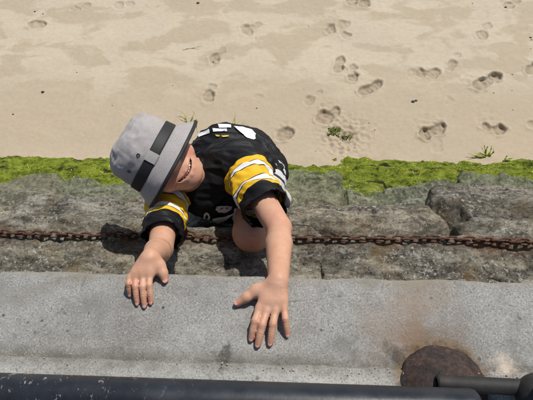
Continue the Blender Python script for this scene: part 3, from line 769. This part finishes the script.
def simple(name, col, rough=.5, **k):
    n = N(name); n.set(Base_Color=(*col, 1), Roughness=rough, **k); return n.m
NAILM = simple('nail', (.66, .36, .30), .3); TEETH = simple('tooth_enamel', (.72, .67, .56), .25); EYEM = simple('eye_white', (.75, .73, .70), .2)
cs_v, cs_f = cube_sphere(6); cs_v = cs_v/np.linalg.norm(cs_v, axis=1)[:, None]
def ellm(c, rad, fr, n=6):
    v, f = cube_sphere(n); v = v/np.linalg.norm(v, axis=1)[:, None]; return (v*np.array(rad))@np.array(fr)+c, f
for t0, p2, r in NAILS:
    d = t0-p2; d /= np.linalg.norm(d); zz = np.array([0, 0, 1.0]); sx_ = np.cross(d, zz); sx_ /= np.linalg.norm(sx_); nz = np.cross(sx_, d)
    V, F = ellm(t0+d*.0012+nz*(r*.80), (r*.66, .0038, .0011), (sx_, d, nz)); put(link('nail', mesh_np('nail', V, F), NAILM), body)
tg = empty('teeth_tmp', (0, 0, 0), '', '') if False else None
tv, tf, off = [], [], 0
for q in range(-4, 4):
    s = (q+.5)*.0066; f = .0755-(s/.030)**2*.013; u = -.0570+(s/.030)**2*.0100
    a = math.atan2(-2*s/.024**2*.016, 1); tang = np.cos(a)*HS+np.sin(a)*HF; fw = np.cross(HU, tang)*-1
    V, F = ellm(H(s, f, u), (.0040, .0024, .0040), (tang, np.cross(HU, tang), HU)); tv.append(V); tf.append(F+off); off += len(V)
put(link('teeth', mesh_np('teeth', np.concatenate(tv), np.concatenate(tf)), TEETH), body)
MOUTH = simple('mouth_inside', (.16, .03, .03), .5)
V, F = ellm(H(0, .050, -.056), (.030, .014, .012), FR, 10); put(link('mouth_lining', mesh_np('mouth_lining', V, F), MOUTH), body)
IRIS = simple('iris', (.05, .07, .09), .15)
for s in (-1, 1):
    V, F = ellm(H(s*.030, .064, .006), (.0125,)*3, FR, 10); eye = put(link('eye', mesh_np('eye', V, F), EYEM), body)
    V, F = ellm(H(s*.030, .0745, .004), (.0052, .0024, .0052), FR, 6); put(link('iris', mesh_np('iris', V, F), IRIS), body)
HAIR = N('short_hair'); HAIR.set(Base_Color=HAIR.ramp(HAIR.noise(60, 4, .6, HAIR.mapping((6, 1, 1))), [(.3, (.10, .06, .03)), (.7, (.26, .17, .09))]), Roughness=.6, Normal=HAIR.bump(HAIR.noise(90, 3, .6, HAIR.mapping((6, 1, 1))), .8, .004)); HAIR = HAIR.m
V, F = cube_sphere(24); V = V/np.linalg.norm(V, axis=1)[:, None]
keep = (V[:, 2] > -.15-.35*(V[:, 1] < .2)) ; keep &= (V[:, 1] < .75) | (V[:, 2] > .45)
V = HSC*V*np.array([.0735, .0865, .076])*(1+.012*fbm(V*9, 2, 4))[:, None]; V = V@FR+H(0, -.012, .024)
put(link('hair', mesh_np('hair', V, F[keep[F].all(1)]), HAIR), body)

# ------------------------------------------------------------------ jersey
def mat_jersey():
    n = N('jersey_cloth')
    s = n.attr('sleeve')      # metres down the sleeve from the shoulder, scaled by the sleeve's length
    BK, YE, WH = (.0060, .0060, .0075), (.72, .43, .018), (.74, .74, .76)
    c = n.ramp(s, [(0, BK), (.30, YE), (.395, BK), (.405, WH), (.475, BK), (.487, YE), (.665, BK), (.677, WH), (.745, BK), (.755, YE), (.82, BK)], 'CONSTANT')
    c = n.mix(n.math('GREATER_THAN', n.attr('on_sleeve'), 0.0), BK, c)
    n.set(Base_Color=c, Roughness=.58, Sheen_Weight=.0, Sheen_Roughness=.4, Specular_IOR_Level=.25)
    w = n.bump(n.noise(900, 1, .5), .10, .0004); w = n.bump(n.noise(26, 4, .55, n.mapping((1, 1, 1)), .3), .25, .004, w); n.set(Normal=w); return n.m
JER = mat_jersey()
lo = np.minimum.reduce([Rs, Re, Ch, Pv, Le, Nb])-.14; hi = np.maximum.reduce([Rs, Ls, Ch, Pv, Le, Nb])+.14
J = Field(lo, hi, .0026)
fr0 = .74
Lse, Rse = Ls+(Le-Ls)*fr0, Rs+(Re-Rs)*.83
tor = (Pv-Ch)/np.linalg.norm(Pv-Ch)
J.cone(Ch, Pv, .083, .092, .05); J.cone(Ls*.82+Rs*.18, Lh, .052, .072, .05); J.cone(Rs*.82+Ls*.18, Rh, .050, .072, .05)
J.cone(Ls*.95+Rs*.05, Rs*.95+Ls*.05, .038, .036, .03)
J.cone(at(212, 192, 1.30), at(234, 197, 1.33), .054, .060, .05)
J.cone(Ls, Ls+(Le-Ls)*.84, .049, .042, .03); J.cone(Rs, Rs+(Re-Rs)*.93, .041, .0345, .02)
J.cone(Nb, Nb*.6+H(0, -.02, -.06)*.4, .052, .050, .02)
nd = H(0, -.02, -.06)-Nb; nd /= np.linalg.norm(nd)
JV, JQ = J.mesh(); del J
JV = laplace(JV, JQ, 3, .5)
def clip_open(V, Q, cuts):
    """open hems: drop what lies beyond each plane and pull the edge straight onto it"""
    dead = np.zeros(len(Q), bool)
    for c, nrm, rad in cuts:
        nrm = np.array(nrm)/np.linalg.norm(nrm)
        sd_ = (V-c)@nrm; nearb = np.linalg.norm(V-c, axis=1) < rad
        bey = (sd_ > 0) & nearb; dead |= bey[Q].all(1)
        strad = np.unique(Q[bey[Q].any(1) & ~bey[Q].all(1)]); mv = strad[bey[strad]]
        V[mv] -= np.outer(sd_[mv], nrm)
    Q = Q[~dead]; used = np.unique(Q); mp = np.full(len(V), -1); mp[used] = np.arange(len(used))
    return V[used], mp[Q]
JV, JQ = clip_open(JV, JQ, [(Lse, Le-Ls, .085), (Rse, Re-Rs, .085), (Nb+nd*.016, nd, .085), (Pv+tor*.040, tor, .20)])
NJ = normals(JV, JQ)
def foldnoise(V):
    ax = np.array([tor, np.cross(tor, wv)/np.linalg.norm(np.cross(tor, wv)), wv]); q = V@ax.T
    r1 = 1-2*np.abs(fbm(q*np.array([9, 22, 14]), 3, 61)); r2 = 1-2*np.abs(fbm(q*np.array([22, 9, 12]), 3, 83))
    ridge = .0095*r1+.008*r2-.005
    return ridge+.0025*(1-2*np.abs(fbm(q*np.array([40, 40, 30]), 2, 17)))
JV0 = JV.copy()
JV = JV+NJ*foldnoise(JV)[:, None]
def sleeve_attr(V):
    out = np.zeros(len(V)); on = np.full(len(V), -.05)
    for S_, E_, end, lim in ((Ls, Le, Lse, .072), (Rs, Re, Rse, .060)):
        ax = end-S_; L = np.linalg.norm(ax); ax = ax/L
        t = (V-S_)@ax; rad = np.linalg.norm(V-S_-np.outer(t, ax), axis=1)
        m = (rad < .10) & (t > .01) & (np.linalg.norm(V-(S_+end)/2, axis=1) < .15)
        out = np.where(m & (lim-rad > on), t/L, out); on = np.where(m, np.maximum(on, lim-rad), on)
    return out, on
me = mesh_np('jersey', JV, JQ); sa_, so_ = sleeve_attr(JV0); attr(me, 'sleeve', sa_); attr(me, 'on_sleeve', so_)
jersey = put(link('jersey', me, JER), boy)
sm_ = jersey.modifiers.new('thickness', 'SOLIDIFY'); sm_.thickness = .0022; sm_.offset = -1
JB = BVHTree.FromPolygons([tuple(v) for v in JV.tolist()], [tuple(f) for f in JQ.tolist()])
def decal(name, polys, mat, step=.8, lift=.0035, parent=jersey):
    """flat print following the cloth"""
    V, F = [], []
    for poly in polys:
        P = np.array(poly, float)
        def inside(x, y):
            c = False; j = len(P)-1
            for i in range(len(P)):
                if (P[i, 1] > y) != (P[j, 1] > y) and x < (P[j, 0]-P[i, 0])*(y-P[i, 1])/(P[j, 1]-P[i, 1])+P[i, 0]: c = not c
                j = i
            return c
        ring_ = []
        for i in range(len(P)):
            a, b = P[i], P[(i+1) % len(P)]; m = max(1, int(np.linalg.norm(b-a)/.5)); ring_ += [a+(b-a)*k/m for k in range(m)]
        nb = len(ring_); allp = [Vector(p) for p in ring_]
        for gx_ in np.arange(P[:, 0].min(), P[:, 0].max(), .5):
            for gy_ in np.arange(P[:, 1].min(), P[:, 1].max(), .5):
                if inside(gx_, gy_): allp.append(Vector((gx_, gy_)))
        cv_, ce_, cf_, *_ = delaunay_2d_cdt(allp, [], [list(range(nb))], 1, 1e-4)
        off = len(V); ok = []
        for v in cv_:
            d = Vector(ray(v.x, v.y)).normalized(); loc, nr, i, t = JB.ray_cast(Vector(CAM), d)
            if loc is None: V.append((0, 0, 0)); ok.append(False)
            else:
                if nr.dot(d) > 0: nr = -nr
                V.append(tuple(loc+nr*lift)); ok.append(True)
        for q in cf_:
            if all(ok[i] for i in q):
                pp = [Vector(V[off+i]) for i in q]
                if max((a-b).length for a in pp for b in pp) < .07: F.append([off+i for i in q])
    par = {}
    def find(a):
        while par.setdefault(a, a) != a: a = par[a]
        return a
    for f in F:
        for i in f[1:]: par[find(i)] = find(f[0])
    if len(polys) == 1 and F:
        cnt = {}
        for f in F: cnt[find(f[0])] = cnt.get(find(f[0]), 0)+1
        best = max(cnt, key=cnt.get); F = [f for f in F if find(f[0]) == best]
    used = sorted({i for f in F for i in f}); mp = {u: k for k, u in enumerate(used)}
    if not F: print('decal empty', name); return None
    return link(name, mesh_np(name, np.array([V[u] for u in used]), [tuple(mp[i] for i in f) for f in F]), mat, parent)
def Z1(pts): return [(185+x/6.66, 115+y/6.66) for x, y in pts]
def Z2(pts): return [(200+x/7.61, 190+y/7.61) for x, y in pts]
PRW = simple('white_print', (.72, .73, .76), .5); PRY = simple('yellow_print', (.72, .47, .02), .5); PRG = simple('grey_print', (.62, .61, .60), .5); PRR = simple('red_print', (.35, .12, .07), .5)
for stroke in (Z1([(86, 132), (165, 96), (170, 120), (96, 154)]), Z1([(186, 94), (278, 94), (282, 114), (192, 118)]), Z1([(222, 66), (306, 70), (306, 89), (228, 88)]), Z1([(322, 80), (380, 84), (442, 102), (468, 128), (464, 164), (440, 174), (406, 152), (358, 114)])):
    decal('number_stroke', [stroke], PRW)
for stroke in (Z1([(205, 132), (235, 138), (228, 147), (210, 145)]), Z1([(240, 140), (290, 138), (290, 150), (255, 153)])):
    decal('shoulder_logo', [stroke], PRY, lift=.004)
decal('chest_print', [Z2([(92, 202), (200, 190), (315, 138), (305, 155), (215, 205), (150, 243), (112, 238)])], PRG, lift=.006)
decal('chest_badge', [Z2([(118, 118), (245, 118), (235, 150), (195, 165), (140, 165), (122, 145)])], PRG)
decal('chest_mark', [Z2([(152, 130), (178, 128), (176, 140), (155, 141)]), Z2([(190, 128), (214, 126), (212, 138), (192, 140)])], PRR, lift=.0048)
decal('chest_ring', [Z2([(28, 205), (32, 180), (50, 165), (68, 178), (78, 200), (66, 225), (58, 210), (64, 195), (54, 180), (42, 192), (40, 212), (44, 228)])], PRG)

# ------------------------------------------------------------------ shorts and shoes
S_ = Field(np.minimum.reduce([Pv, Lh, Rh, Lk, Rk])-.13, np.maximum.reduce([Pv, Lh, Rh, Lk, Rk])+.13, .0035)
S_.cone(Pv-tor*.03, Pv+tor*.02, .082, .080, .03); S_.cone(Lh, Lh+(Lk-Lh)*.6, .076, .064, .03); S_.cone(Rh, Rh+(Rk-Rh)*.7, .076, .066, .03)
S_.shell(.006); S_.halfcut(Lh+(Lk-Lh)*.42, Lk-Lh, .09); S_.halfcut(Rh+(Rk-Rh)*.6, Rk-Rh, .09); S_.halfcut(Pv-tor*.07, -tor, .12)
SV, SQ = S_.mesh(); del S_; SV = laplace(SV, SQ, 2, .5); SN = normals(SV, SQ); SV = SV+SN*(foldnoise(SV*1.3)*.3)[:, None]
sh = N('shorts_cloth'); sz = sh.mapping((1, 1, 1))
bandv = sh.math('FRACT', sh.math('MULTIPLY', sh.geo_z('Y'), 26.0))
sh.set(Base_Color=sh.ramp(bandv, [(0, (.60, .60, .62)), (.66, (.012, .012, .014))], 'CONSTANT'), Roughness=.6); SHORT = sh.m
put(link('shorts', mesh_np('shorts', SV, SQ), SHORT), boy)
SHOE, SOLE = simple('shoe_canvas', (.035, .035, .04), .7), simple('shoe_sole', (.62, .60, .56), .7)
for A_, K_, fw in ((La, Lk, np.array([.02, .02, -.05])), (Ra, Rk, np.array([0, -.09, -.02]))):
    leg = A_-K_; leg /= np.linalg.norm(leg); fwd_ = fw-leg*(fw@leg)*.6; fwd_ /= np.linalg.norm(fwd_)
    heel = A_+leg*.022-fwd_*.012; toe_ = heel+fwd_*.115+leg*.008
    G = Field(np.minimum(np.minimum(heel, toe_), A_)-.07, np.maximum(np.maximum(heel, toe_), A_)+.07, .003)
    G.cone(A_, heel, .032, .034, .02); G.cone(heel, heel*.4+toe_*.6, .034, .032, .02); G.cone(heel*.4+toe_*.6, toe_, .032, .026, .02)
    v, q = G.mesh(); shoe = put(link('shoe', mesh_np('shoe', laplace(v, q, 2), q), SHOE), boy)
    G = Field(np.minimum(heel, toe_)-.08, np.maximum(heel, toe_)+.08, .003)
    d_ = leg*.024
    G.cone(heel+d_, toe_+d_, .033, .027, .01); G.halfcut(heel+d_-leg*.004, -leg, .2)
    v, q = G.mesh(); o = link('sole', mesh_np('sole', v, q), SOLE, shoe)

# ------------------------------------------------------------------ bucket hat
def mat_hat():
    n = N('grey_hat_cloth')
    c = n.ramp(n.noise(420, 2, .7), [(.3, (.315, .290, .278)), (.5, (.375, .348, .335)), (.7, (.435, .405, .392))])
    c = n.mix(n.ramp(n.noise(14, 4, .6), [(.35, .22), (.6, 0)]), c, (.17, .16, .165))
    n.set(Base_Color=c, Roughness=.9, Sheen_Weight=.15)
    b = n.bump(n.noise(700, 2, .6), .3, .0006); b = n.bump(n.math('SINE', n.math('MULTIPLY', n.attr('row'), 1.0)), .22, .0012, b)
    n.set(Normal=b); return n.m
HATM = mat_hat(); BLK = simple('black_ribbon', (.012, .012, .014), .65)
hp = [(.1215, .000, 0), (.1175, .008, 0), (.1125, .017, 0), (.1065, .026, 0), (.1010, .034, 0), (.0965, .0385, 0), (.0940, .041, 0),
      (.0932, .047, 1), (.0925, .055, 1), (.0920, .064, 1), (.0920, .070, 2), (.0918, .082, 2), (.0915, .094, 2), (.0900, .106, 2), (.0855, .117, 2), (.0775, .1268, 2), (.0705, .131, 2), (.0660, .134, 2), (.0560, .139, 2), (.040, .1425, 2), (.02, .144, 2), (.0, .1445, 2)]
def dense_prof(p, m=4):
    o = []
    for a, b in zip(p[:-1], p[1:]):
        for k in range(m): t = k/m; o.append((a[0]+(b[0]-a[0])*t, a[1]+(b[1]-a[1])*t))
    o.append((p[-1][0], p[-1][1])); return o
NA = 160
def hat_point(r, h, th, extra=0.0):
    s_, f_ = math.cos(th), math.sin(th)
    return np.array([s_*r*.97, f_*r*1.03, h])
def hat_disp(Q):
    """soft dents and puckers of worn cloth, in hat coordinates"""
    hh = Q[:, 2]; crown = np.clip((hh-.062)/.03, 0, 1); brim = np.clip((.04-hh)/.04, 0, 1)
    a = np.arctan2(Q[:, 1], Q[:, 0])
    d = crown*(.0065*fbm(Q*15, 2, 21)+.0040*(1-2*np.abs(fbm(Q*24, 2, 33)))-.0025+.0012*fbm(Q*60, 2, 3))
    d += brim*(.0050*np.sin(a*2+.7)+.0042*np.sin(a*3+2)+.0018*np.sin(a*7+1)+.0035*fbm(Q*22, 2, 9))
    # panel seams of the crown sides
    for sa in np.arange(4)*math.pi/2+.35:
        da = np.angle(np.exp(1j*(a-sa))); d -= crown*.0016*np.exp(-(da/.02)**2)
    rr_ = np.hypot(Q[:, 0], Q[:, 1]); d += .0012*np.exp(-((rr_-.0685)/.0025)**2)*(hh > .12)
    return d
def lathe(prof, name, disp=True, lift=0.0, a0=0, a1=2*math.pi, na=NA):
    full = abs(a1-a0-2*math.pi) < 1e-6
    ths = np.linspace(a0, a1, na, endpoint=not full)
    Q = np.array([hat_point(r+lift, h, t) for (r, h) in prof for t in ths])
    rad = Q.copy(); rad[:, 2] *= .35; rad += np.array([0, 0, .02]); rad /= np.maximum(np.linalg.norm(rad, axis=1), 1e-9)[:, None]
    top = np.clip((Q[:, 2]-.12)/.02, 0, 1)[:, None]; rad = rad*(1-top)+np.array([0, 0, 1.0])*top
    Qd = Q+rad*hat_disp(Q)[:, None]
    Vw = ring+Qd@FR*HSC*.985
    na_ = len(ths); F = []
    for i in range(len(prof)-1):
        for j in range(na_ if full else na_-1):
            F.append((i*na_+j, i*na_+(j+1) % na_, (i+1)*na_+(j+1) % na_, (i+1)*na_+j))
    return Vw, F, Q
outer = dense_prof([(a, b) for a, b, c in hp], 4)
inner = [(r-.0035 if r > .004 else 0, h-.0025) for r, h in outer[::-1]]
V, F, Q = lathe(outer+inner, 'hat')
na_ = NA; k = len(outer+inner)-1
F += [(k*na_+j, k*na_+(j+1) % na_, (j+1) % na_, j) for j in range(na_)]
me = mesh_np('hat', V, np.array(F)); attr(me, 'row', np.where(Q[:, 2] < .040, Q[:, 2]*1300, 0.0))
hat = put(link('hat', me, HATM), boy)
band_p = [(.0950, .0405), (.0962, .0415), (.0955, .053), (.0945, .0645), (.0932, .0660)]
V, F, Q = lathe(dense_prof(band_p, 3), 'band', lift=.0008); link('hat_band', mesh_np('hat_band', V, F), BLK, hat)
th0 = math.radians(96)
loop_p = [(.0962, .0395), (.0976, .0410), (.0970, .053), (.0960, .0655), (.0946, .0670)]
V, F, Q = lathe(dense_prof(loop_p, 3), 'loop', lift=.0014, a0=th0-.13, a1=th0+.13, na=14); me = mesh_np('band_loop', V, F); attr(me, 'row', np.zeros(len(V))); link('band_loop', me, HATM, hat)
# binding round the brim edge
ths = np.linspace(0, 2*math.pi, NA, endpoint=False); V, F = [], []
for (ro, ho) in [(.0030*math.cos(t), .0040*math.sin(t)) for t in np.linspace(0, 2*math.pi, 10, endpoint=False)]:
    Qr = np.array([hat_point(.1202+ro+.12*ho*-1, .001+ho*1.1, t) for t in ths]); ref = np.array([hat_point(.1215, .0, t) for t in ths])
    rad = ref.copy(); rad[:, 2] = .02; rad /= np.linalg.norm(rad, axis=1)[:, None]
    V.append(ring+(Qr+rad*hat_disp(ref)[:, None])@FR*HSC*.985)
V = np.concatenate(V)
for i in range(10):
    for j in range(NA): F.append((i*NA+j, i*NA+(j+1) % NA, ((i+1) % 10)*NA+(j+1) % NA, ((i+1) % 10)*NA+j))
link('brim_binding', mesh_np('brim_binding', V, F), BLK, hat)
HB = BVHTree.FromObject(hat, bpy.context.evaluated_depsgraph_get()) if False else None
hv = [v.co[:] for v in hat.data.vertices]; hf = [tuple(p.vertices) for p in hat.data.polygons]; HB = BVHTree.FromPolygons(hv, hf)
for (px, py) in ((138.2, 155.3), (129.2, 171.3)):
    d = Vector(ray(px, py)).normalized(); loc, nr, i, t = HB.ray_cast(Vector(CAM), d)
    if loc is None: continue
    if nr.dot(d) > 0: nr = -nr
    a = nr.orthogonal().normalized(); b = nr.cross(a); V, F = [], []
    for k_, (r, hgt) in enumerate(((.0016, -.001), (.0024, .0012), (.0036, .0012), (.0042, -.0008))):
        for j in range(18):
            t = 2*math.pi*j/18; V.append(tuple(loc+a*r*math.cos(t)+b*r*math.sin(t)+nr*hgt))
    for k_ in range(3):
        for j in range(18): F.append((k_*18+j, k_*18+(j+1) % 18, (k_+1)*18+(j+1) % 18, (k_+1)*18+j))
    F.append(tuple(range(18))[::-1]); link('eyelet', mesh_np('eyelet', np.array(V), F), BLK, hat)
# ------------------------------------------------------------------ weed on the toe stones, tufts and bits on the sand
def mat_weed():
    n = N('green_weed'); a = n.attr('tint')
    c = n.ramp(a, [(0, (.035, .045, .008)), (.28, (.21, .265, .014)), (.6, (.38, .43, .028)), (1, (.56, .57, .13))])
    n.set(Base_Color=c, Roughness=.55, Specular_IOR_Level=.4); return n.m
WEED = mat_weed()
rw = np.random.RandomState(11)
tv = np.concatenate([v for v, f in TOE]); o_ = 0; tf = []
for v, f in TOE: tf.append(f+o_); o_ += len(v)
tf = np.concatenate(tf)
LV, LF = [v for k, v in enumerate(ALLV)], None
cen = STV[STF].mean(1); nr_ = np.cross(STV[STF[:, 2]]-STV[STF[:, 0]], STV[STF[:, 3]]-STV[STF[:, 1]]); area = np.linalg.norm(nr_, axis=1); nr_ /= np.maximum(area, 1e-12)[:, None]
lev = cen[:, 2]-(cen[:, 1]-1.0)*.75
cover = .45-bare_spots(cen)+.3*np.minimum(fbm(cen*4.5, 3, 75), 0)
okf = (nr_[:, 2] > .05) & (cen[:, 1] > 1.0) & (cen[:, 2] > -.01) & (lev < .53+.24*fbm(cen*5, 3, 41)) & (cover > -.02) & (np.abs(cen[:, 0]) < 2.2)
# facing the beach side or the camera only: what can be seen
pw = area*okf; pw /= pw.sum()
NB = 110000
pick = rw.choice(len(cen), NB, p=pw)
base = STV[STF[pick]]; wts = rw.dirichlet((1, 1, 1, 1), NB); bp = (base*wts[:, :, None]).sum(1); bn = nr_[pick]
ang = rw.uniform(0, 2*math.pi, NB); dirs = np.stack([np.cos(ang), np.sin(ang)+.25, -.25*np.ones(NB)], 1)
dirs -= bn*(dirs*bn).sum(1)[:, None]; dirs /= np.linalg.norm(dirs, axis=1)[:, None]
side = np.cross(dirs, bn)
ln = rw.uniform(.003, .012, NB); wd = rw.uniform(.0005, .0013, NB); lift = rw.uniform(.15, .9, NB)
p0 = bp-bn*.002; p1 = bp+dirs*(ln*.5)[:, None]+bn*(ln*.42*lift)[:, None]; p2 = bp+dirs*ln[:, None]+bn*(ln*.22*lift)[:, None]
Vw = np.stack([p0-side*wd[:, None], p0+side*wd[:, None], p1-side*wd[:, None]*1.1, p1+side*wd[:, None]*1.1, p2-side*wd[:, None]*.3, p2+side*wd[:, None]*.3], 1).reshape(-1, 3)
b6 = np.arange(NB)[:, None]*6
Fw = np.concatenate([b6+np.array([[0, 1, 3, 2]]), b6+np.array([[2, 3, 5, 4]])])
me = mesh_np('green_algae', Vw, Fw)
tint = np.clip(.36+1.05*fbm(bp*np.array([5, 11, 11]), 5, 90, .72)+rw.normal(0, .10, NB)+.35*np.clip(lev[pick]-.2, 0, 1), 0, 1)
attr(me, 'tint', np.repeat(tint, 6))
link('green_algae', me, WEED, kind='stuff')['label'] = 'bright green algae matted over the stones at the foot of the wall'

def strands(name, specs, label, mat=WEED, tint=.45):
    """a clump of ribbon-like blades; spec = root px, list of bend px (lying on or rising from the sand), width"""
    root = None; V, F, T = [], [], []
    for pxs, w, rise in specs:
        P = []
        for k, (x, y) in enumerate(pxs):
            g = onz(x, y, 0.0); q = onz(x, y, max(0, rise*(k/(len(pxs)-1))) + sand_z(g[0], g[1])+.003); P.append(q)
        P = np.array(P); t = np.linspace(0, 1, 14); s_ = np.linspace(0, 1, len(P))
        C = np.stack([np.interp(t, s_, P[:, i]) for i in range(3)], 1)
        for _ in range(3): C[1:-1] = .5*C[1:-1]+.25*(C[:-2]+C[2:])
        for i in range(14):
            d = C[min(i+1, 13)]-C[max(i-1, 0)]; d /= np.linalg.norm(d); sd_ = np.cross(d, [0, 0, 1.0]); sd_ /= max(np.linalg.norm(sd_), 1e-6)
            ww = w*(1-.8*(i/13)**2)*(.7+.3*math.sin(i*1.1+len(V)))
            V += [C[i]-sd_*ww, C[i]+np.array([0, 0, ww*.7]), C[i]+sd_*ww, C[i]-np.array([0, 0, ww*.4])]
            T += [tint+.25*(i/13)]*4
        o = len(V)-56
        for i in range(13):
            for j in range(4): F.append((o+i*4+j, o+i*4+(j+1) % 4, o+(i+1)*4+(j+1) % 4, o+(i+1)*4+j))
        F += [(o, o+3, o+2, o+1), (o+52, o+53, o+54, o+55)]
    V = np.array(V); c = V[0].copy()
    me = mesh_np(name, V-c, F); attr(me, 'tint', T)
    o = link(name, me, mat); o.location = tuple(c); o['label'] = label; o['category'] = 'seaweed'; o['group'] = 'seaweed on the sand'
    return o
rq = random.Random(9)
strands('seaweed_tuft', [([(187, 122), (186, 116), (182, 112), (176, 110)], .0035, .04), ([(190, 122), (193, 116), (195, 112), (190, 110)], .0035, .05), ([(189, 124), (198, 118), (197, 124), (199, 128)], .003, .03), ([(187, 122), (183, 118), (179, 113)], .003, .03)], 'wiry seaweed strands sticking out above the grey hat brim')
strands('seaweed_tuft', [([(236, 128), (235, 120), (236, 110)], .0028, .03), ([(236, 128), (241, 124), (247, 119)], .003, .02), ([(237, 128), (234, 122), (233, 117)], .0025, .02), ([(236, 128), (242, 126), (250, 121)], .002, .02)], 'thin seaweed straws on the sand behind the jersey back')
strands('seaweed_tuft', [([(331+rq.uniform(-3, 10), 133+rq.uniform(-5, 5)), (330+rq.uniform(-4, 14), 132+rq.uniform(-6, 4)), (334+rq.uniform(-8, 18), 133+rq.uniform(-8, 4))], rq.uniform(.002, .005), .012) for _ in range(15)], 'short green seaweed scraps among churned sand, left of the patch', tint=.02)
strands('seaweed_tuft', [([(345+rq.uniform(-4, 4), 139+rq.uniform(-4, 2)), (346+rq.uniform(-6, 6), 138+rq.uniform(-4, 3)), (347+rq.uniform(-8, 8), 137+rq.uniform(-5, 4))], rq.uniform(.002, .0045), .010) for _ in range(9)], 'small green seaweed scrap just above the algae edge, right of the churned patch', tint=.0)
strands('seaweed_tuft', [([(487, 156), (485, 149), (484, 143)], .006, .05), ([(487, 156), (483, 150), (481, 146)], .004, .04), ([(488, 156), (491, 150), (492, 145)], .005, .05), ([(486, 157), (479, 154), (474, 153)], .006, .02), ([(484, 157), (476, 156), (468, 153)], .006, .02), ([(485, 157), (478, 155), (470, 156)], .004, .02), ([(489, 156), (494, 152), (493, 148)], .006, .05), ([(486, 156), (486, 150), (488, 146)], .007, .06)], 'leafy green weed tuft rising from the algae near the right edge', tint=.35)
strands('seaweed_tuft', [([(503, 161), (508, 159), (514, 158)], .009, .03), ([(505, 161), (506, 157), (508, 155)], .006, .03), ([(506, 161), (512, 161), (520, 159)], .007, .02)], 'low green weed sprig beside the algae at the far right', tint=.3)
strands('seaweed_tuft', [([(183, 50), (190, 48), (200, 49)], .002, .0), ([(190, 49), (196, 47), (203, 46)], .0015, .0)], 'thin dry seaweed thread lying on the pale sand', tint=.05)

DKP = simple('dark_pebble', (.035, .032, .03), .6)
def pebble(px, py, r, seed, label, name='pebble', cat='pebble', flat=.6, mat=None):
    g = onz(px, py, 0); z = sand_z(g[0], g[1])
    v, f = cube_sphere(7); v = v/np.linalg.norm(v, axis=1)[:, None]
    v = v*np.array([r*1.3, r, r*flat])*(1+.25*fbm(v*1.6+seed, 2, seed))[:, None]
    o = link(name, mesh_np(name, v, f), mat or DKP); o.location = (g[0], g[1], z+r*flat*.5)
    o['label'] = label; o['category'] = cat; o['group'] = 'pebbles on the sand'
pebble(43, 92.5, .008, 1, 'lone dark pebble on the sand at the left, above the algae')
pebble(413, 102, .008, 2, 'dark pebble on the sand left of the deep shoe print')
pebble(416, 101, .006, 3, 'small dark pebble touching the one near the shoe print')
pebble(35, 12, .005, 4, 'dark pebble near the top left corner of the beach')
pebble(43, 14, .004, 5, 'small dark pebble right of the one in the top left corner')
pebble(198, 3, .008, 6, 'dark pebble at the top edge of the beach')
# scattered specks
gv, gf, off = [], [], 0
v0, f0 = cube_sphere(2); v0 = v0/np.linalg.norm(v0, axis=1)[:, None]
for k in range(60):
    px, py = rw.uniform(-60, 590), rw.uniform(-30, 154)
    g = onz(px, py, 0); r = abs(rw.normal(0, .0017))+.0010
    v = v0*np.array([r*1.4, r, r*.6])+np.array([g[0], g[1], sand_z(g[0], g[1])+r*.2]); gv.append(v); gf.append(f0+off); off += len(v)
o = link('sand_specks', mesh_np('sand_specks', np.concatenate(gv), np.concatenate(gf)), DKP, kind='stuff'); o['label'] = 'tiny dark shell and grit specks strewn over the beach'
# loose grit on the coping
gv, gf, off = [], [], 0
GR = simple('grit', (.42, .36, .26), .8)
for k in range(140):
    px = rw.uniform(0, 533); py = np.interp(px, [0, 400, 533], [354, 372, 378])+rw.normal(0, 3.0)
    g = onz(px, py, COP); r = abs(rw.normal(0, .0004))+.0004
    if g[1] < JOINT+.001: g[2] += .008
    v = v0*np.array([r*1.3, r, r*.8])+np.array([g[0], g[1], g[2]+r*.4]); gv.append(v); gf.append(f0+off); off += len(v)
o = link('coping_grit', mesh_np('coping_grit', np.concatenate(gv), np.concatenate(gf)), GR, kind='stuff'); o['label'] = 'fine sandy grit lying along the coping joint'
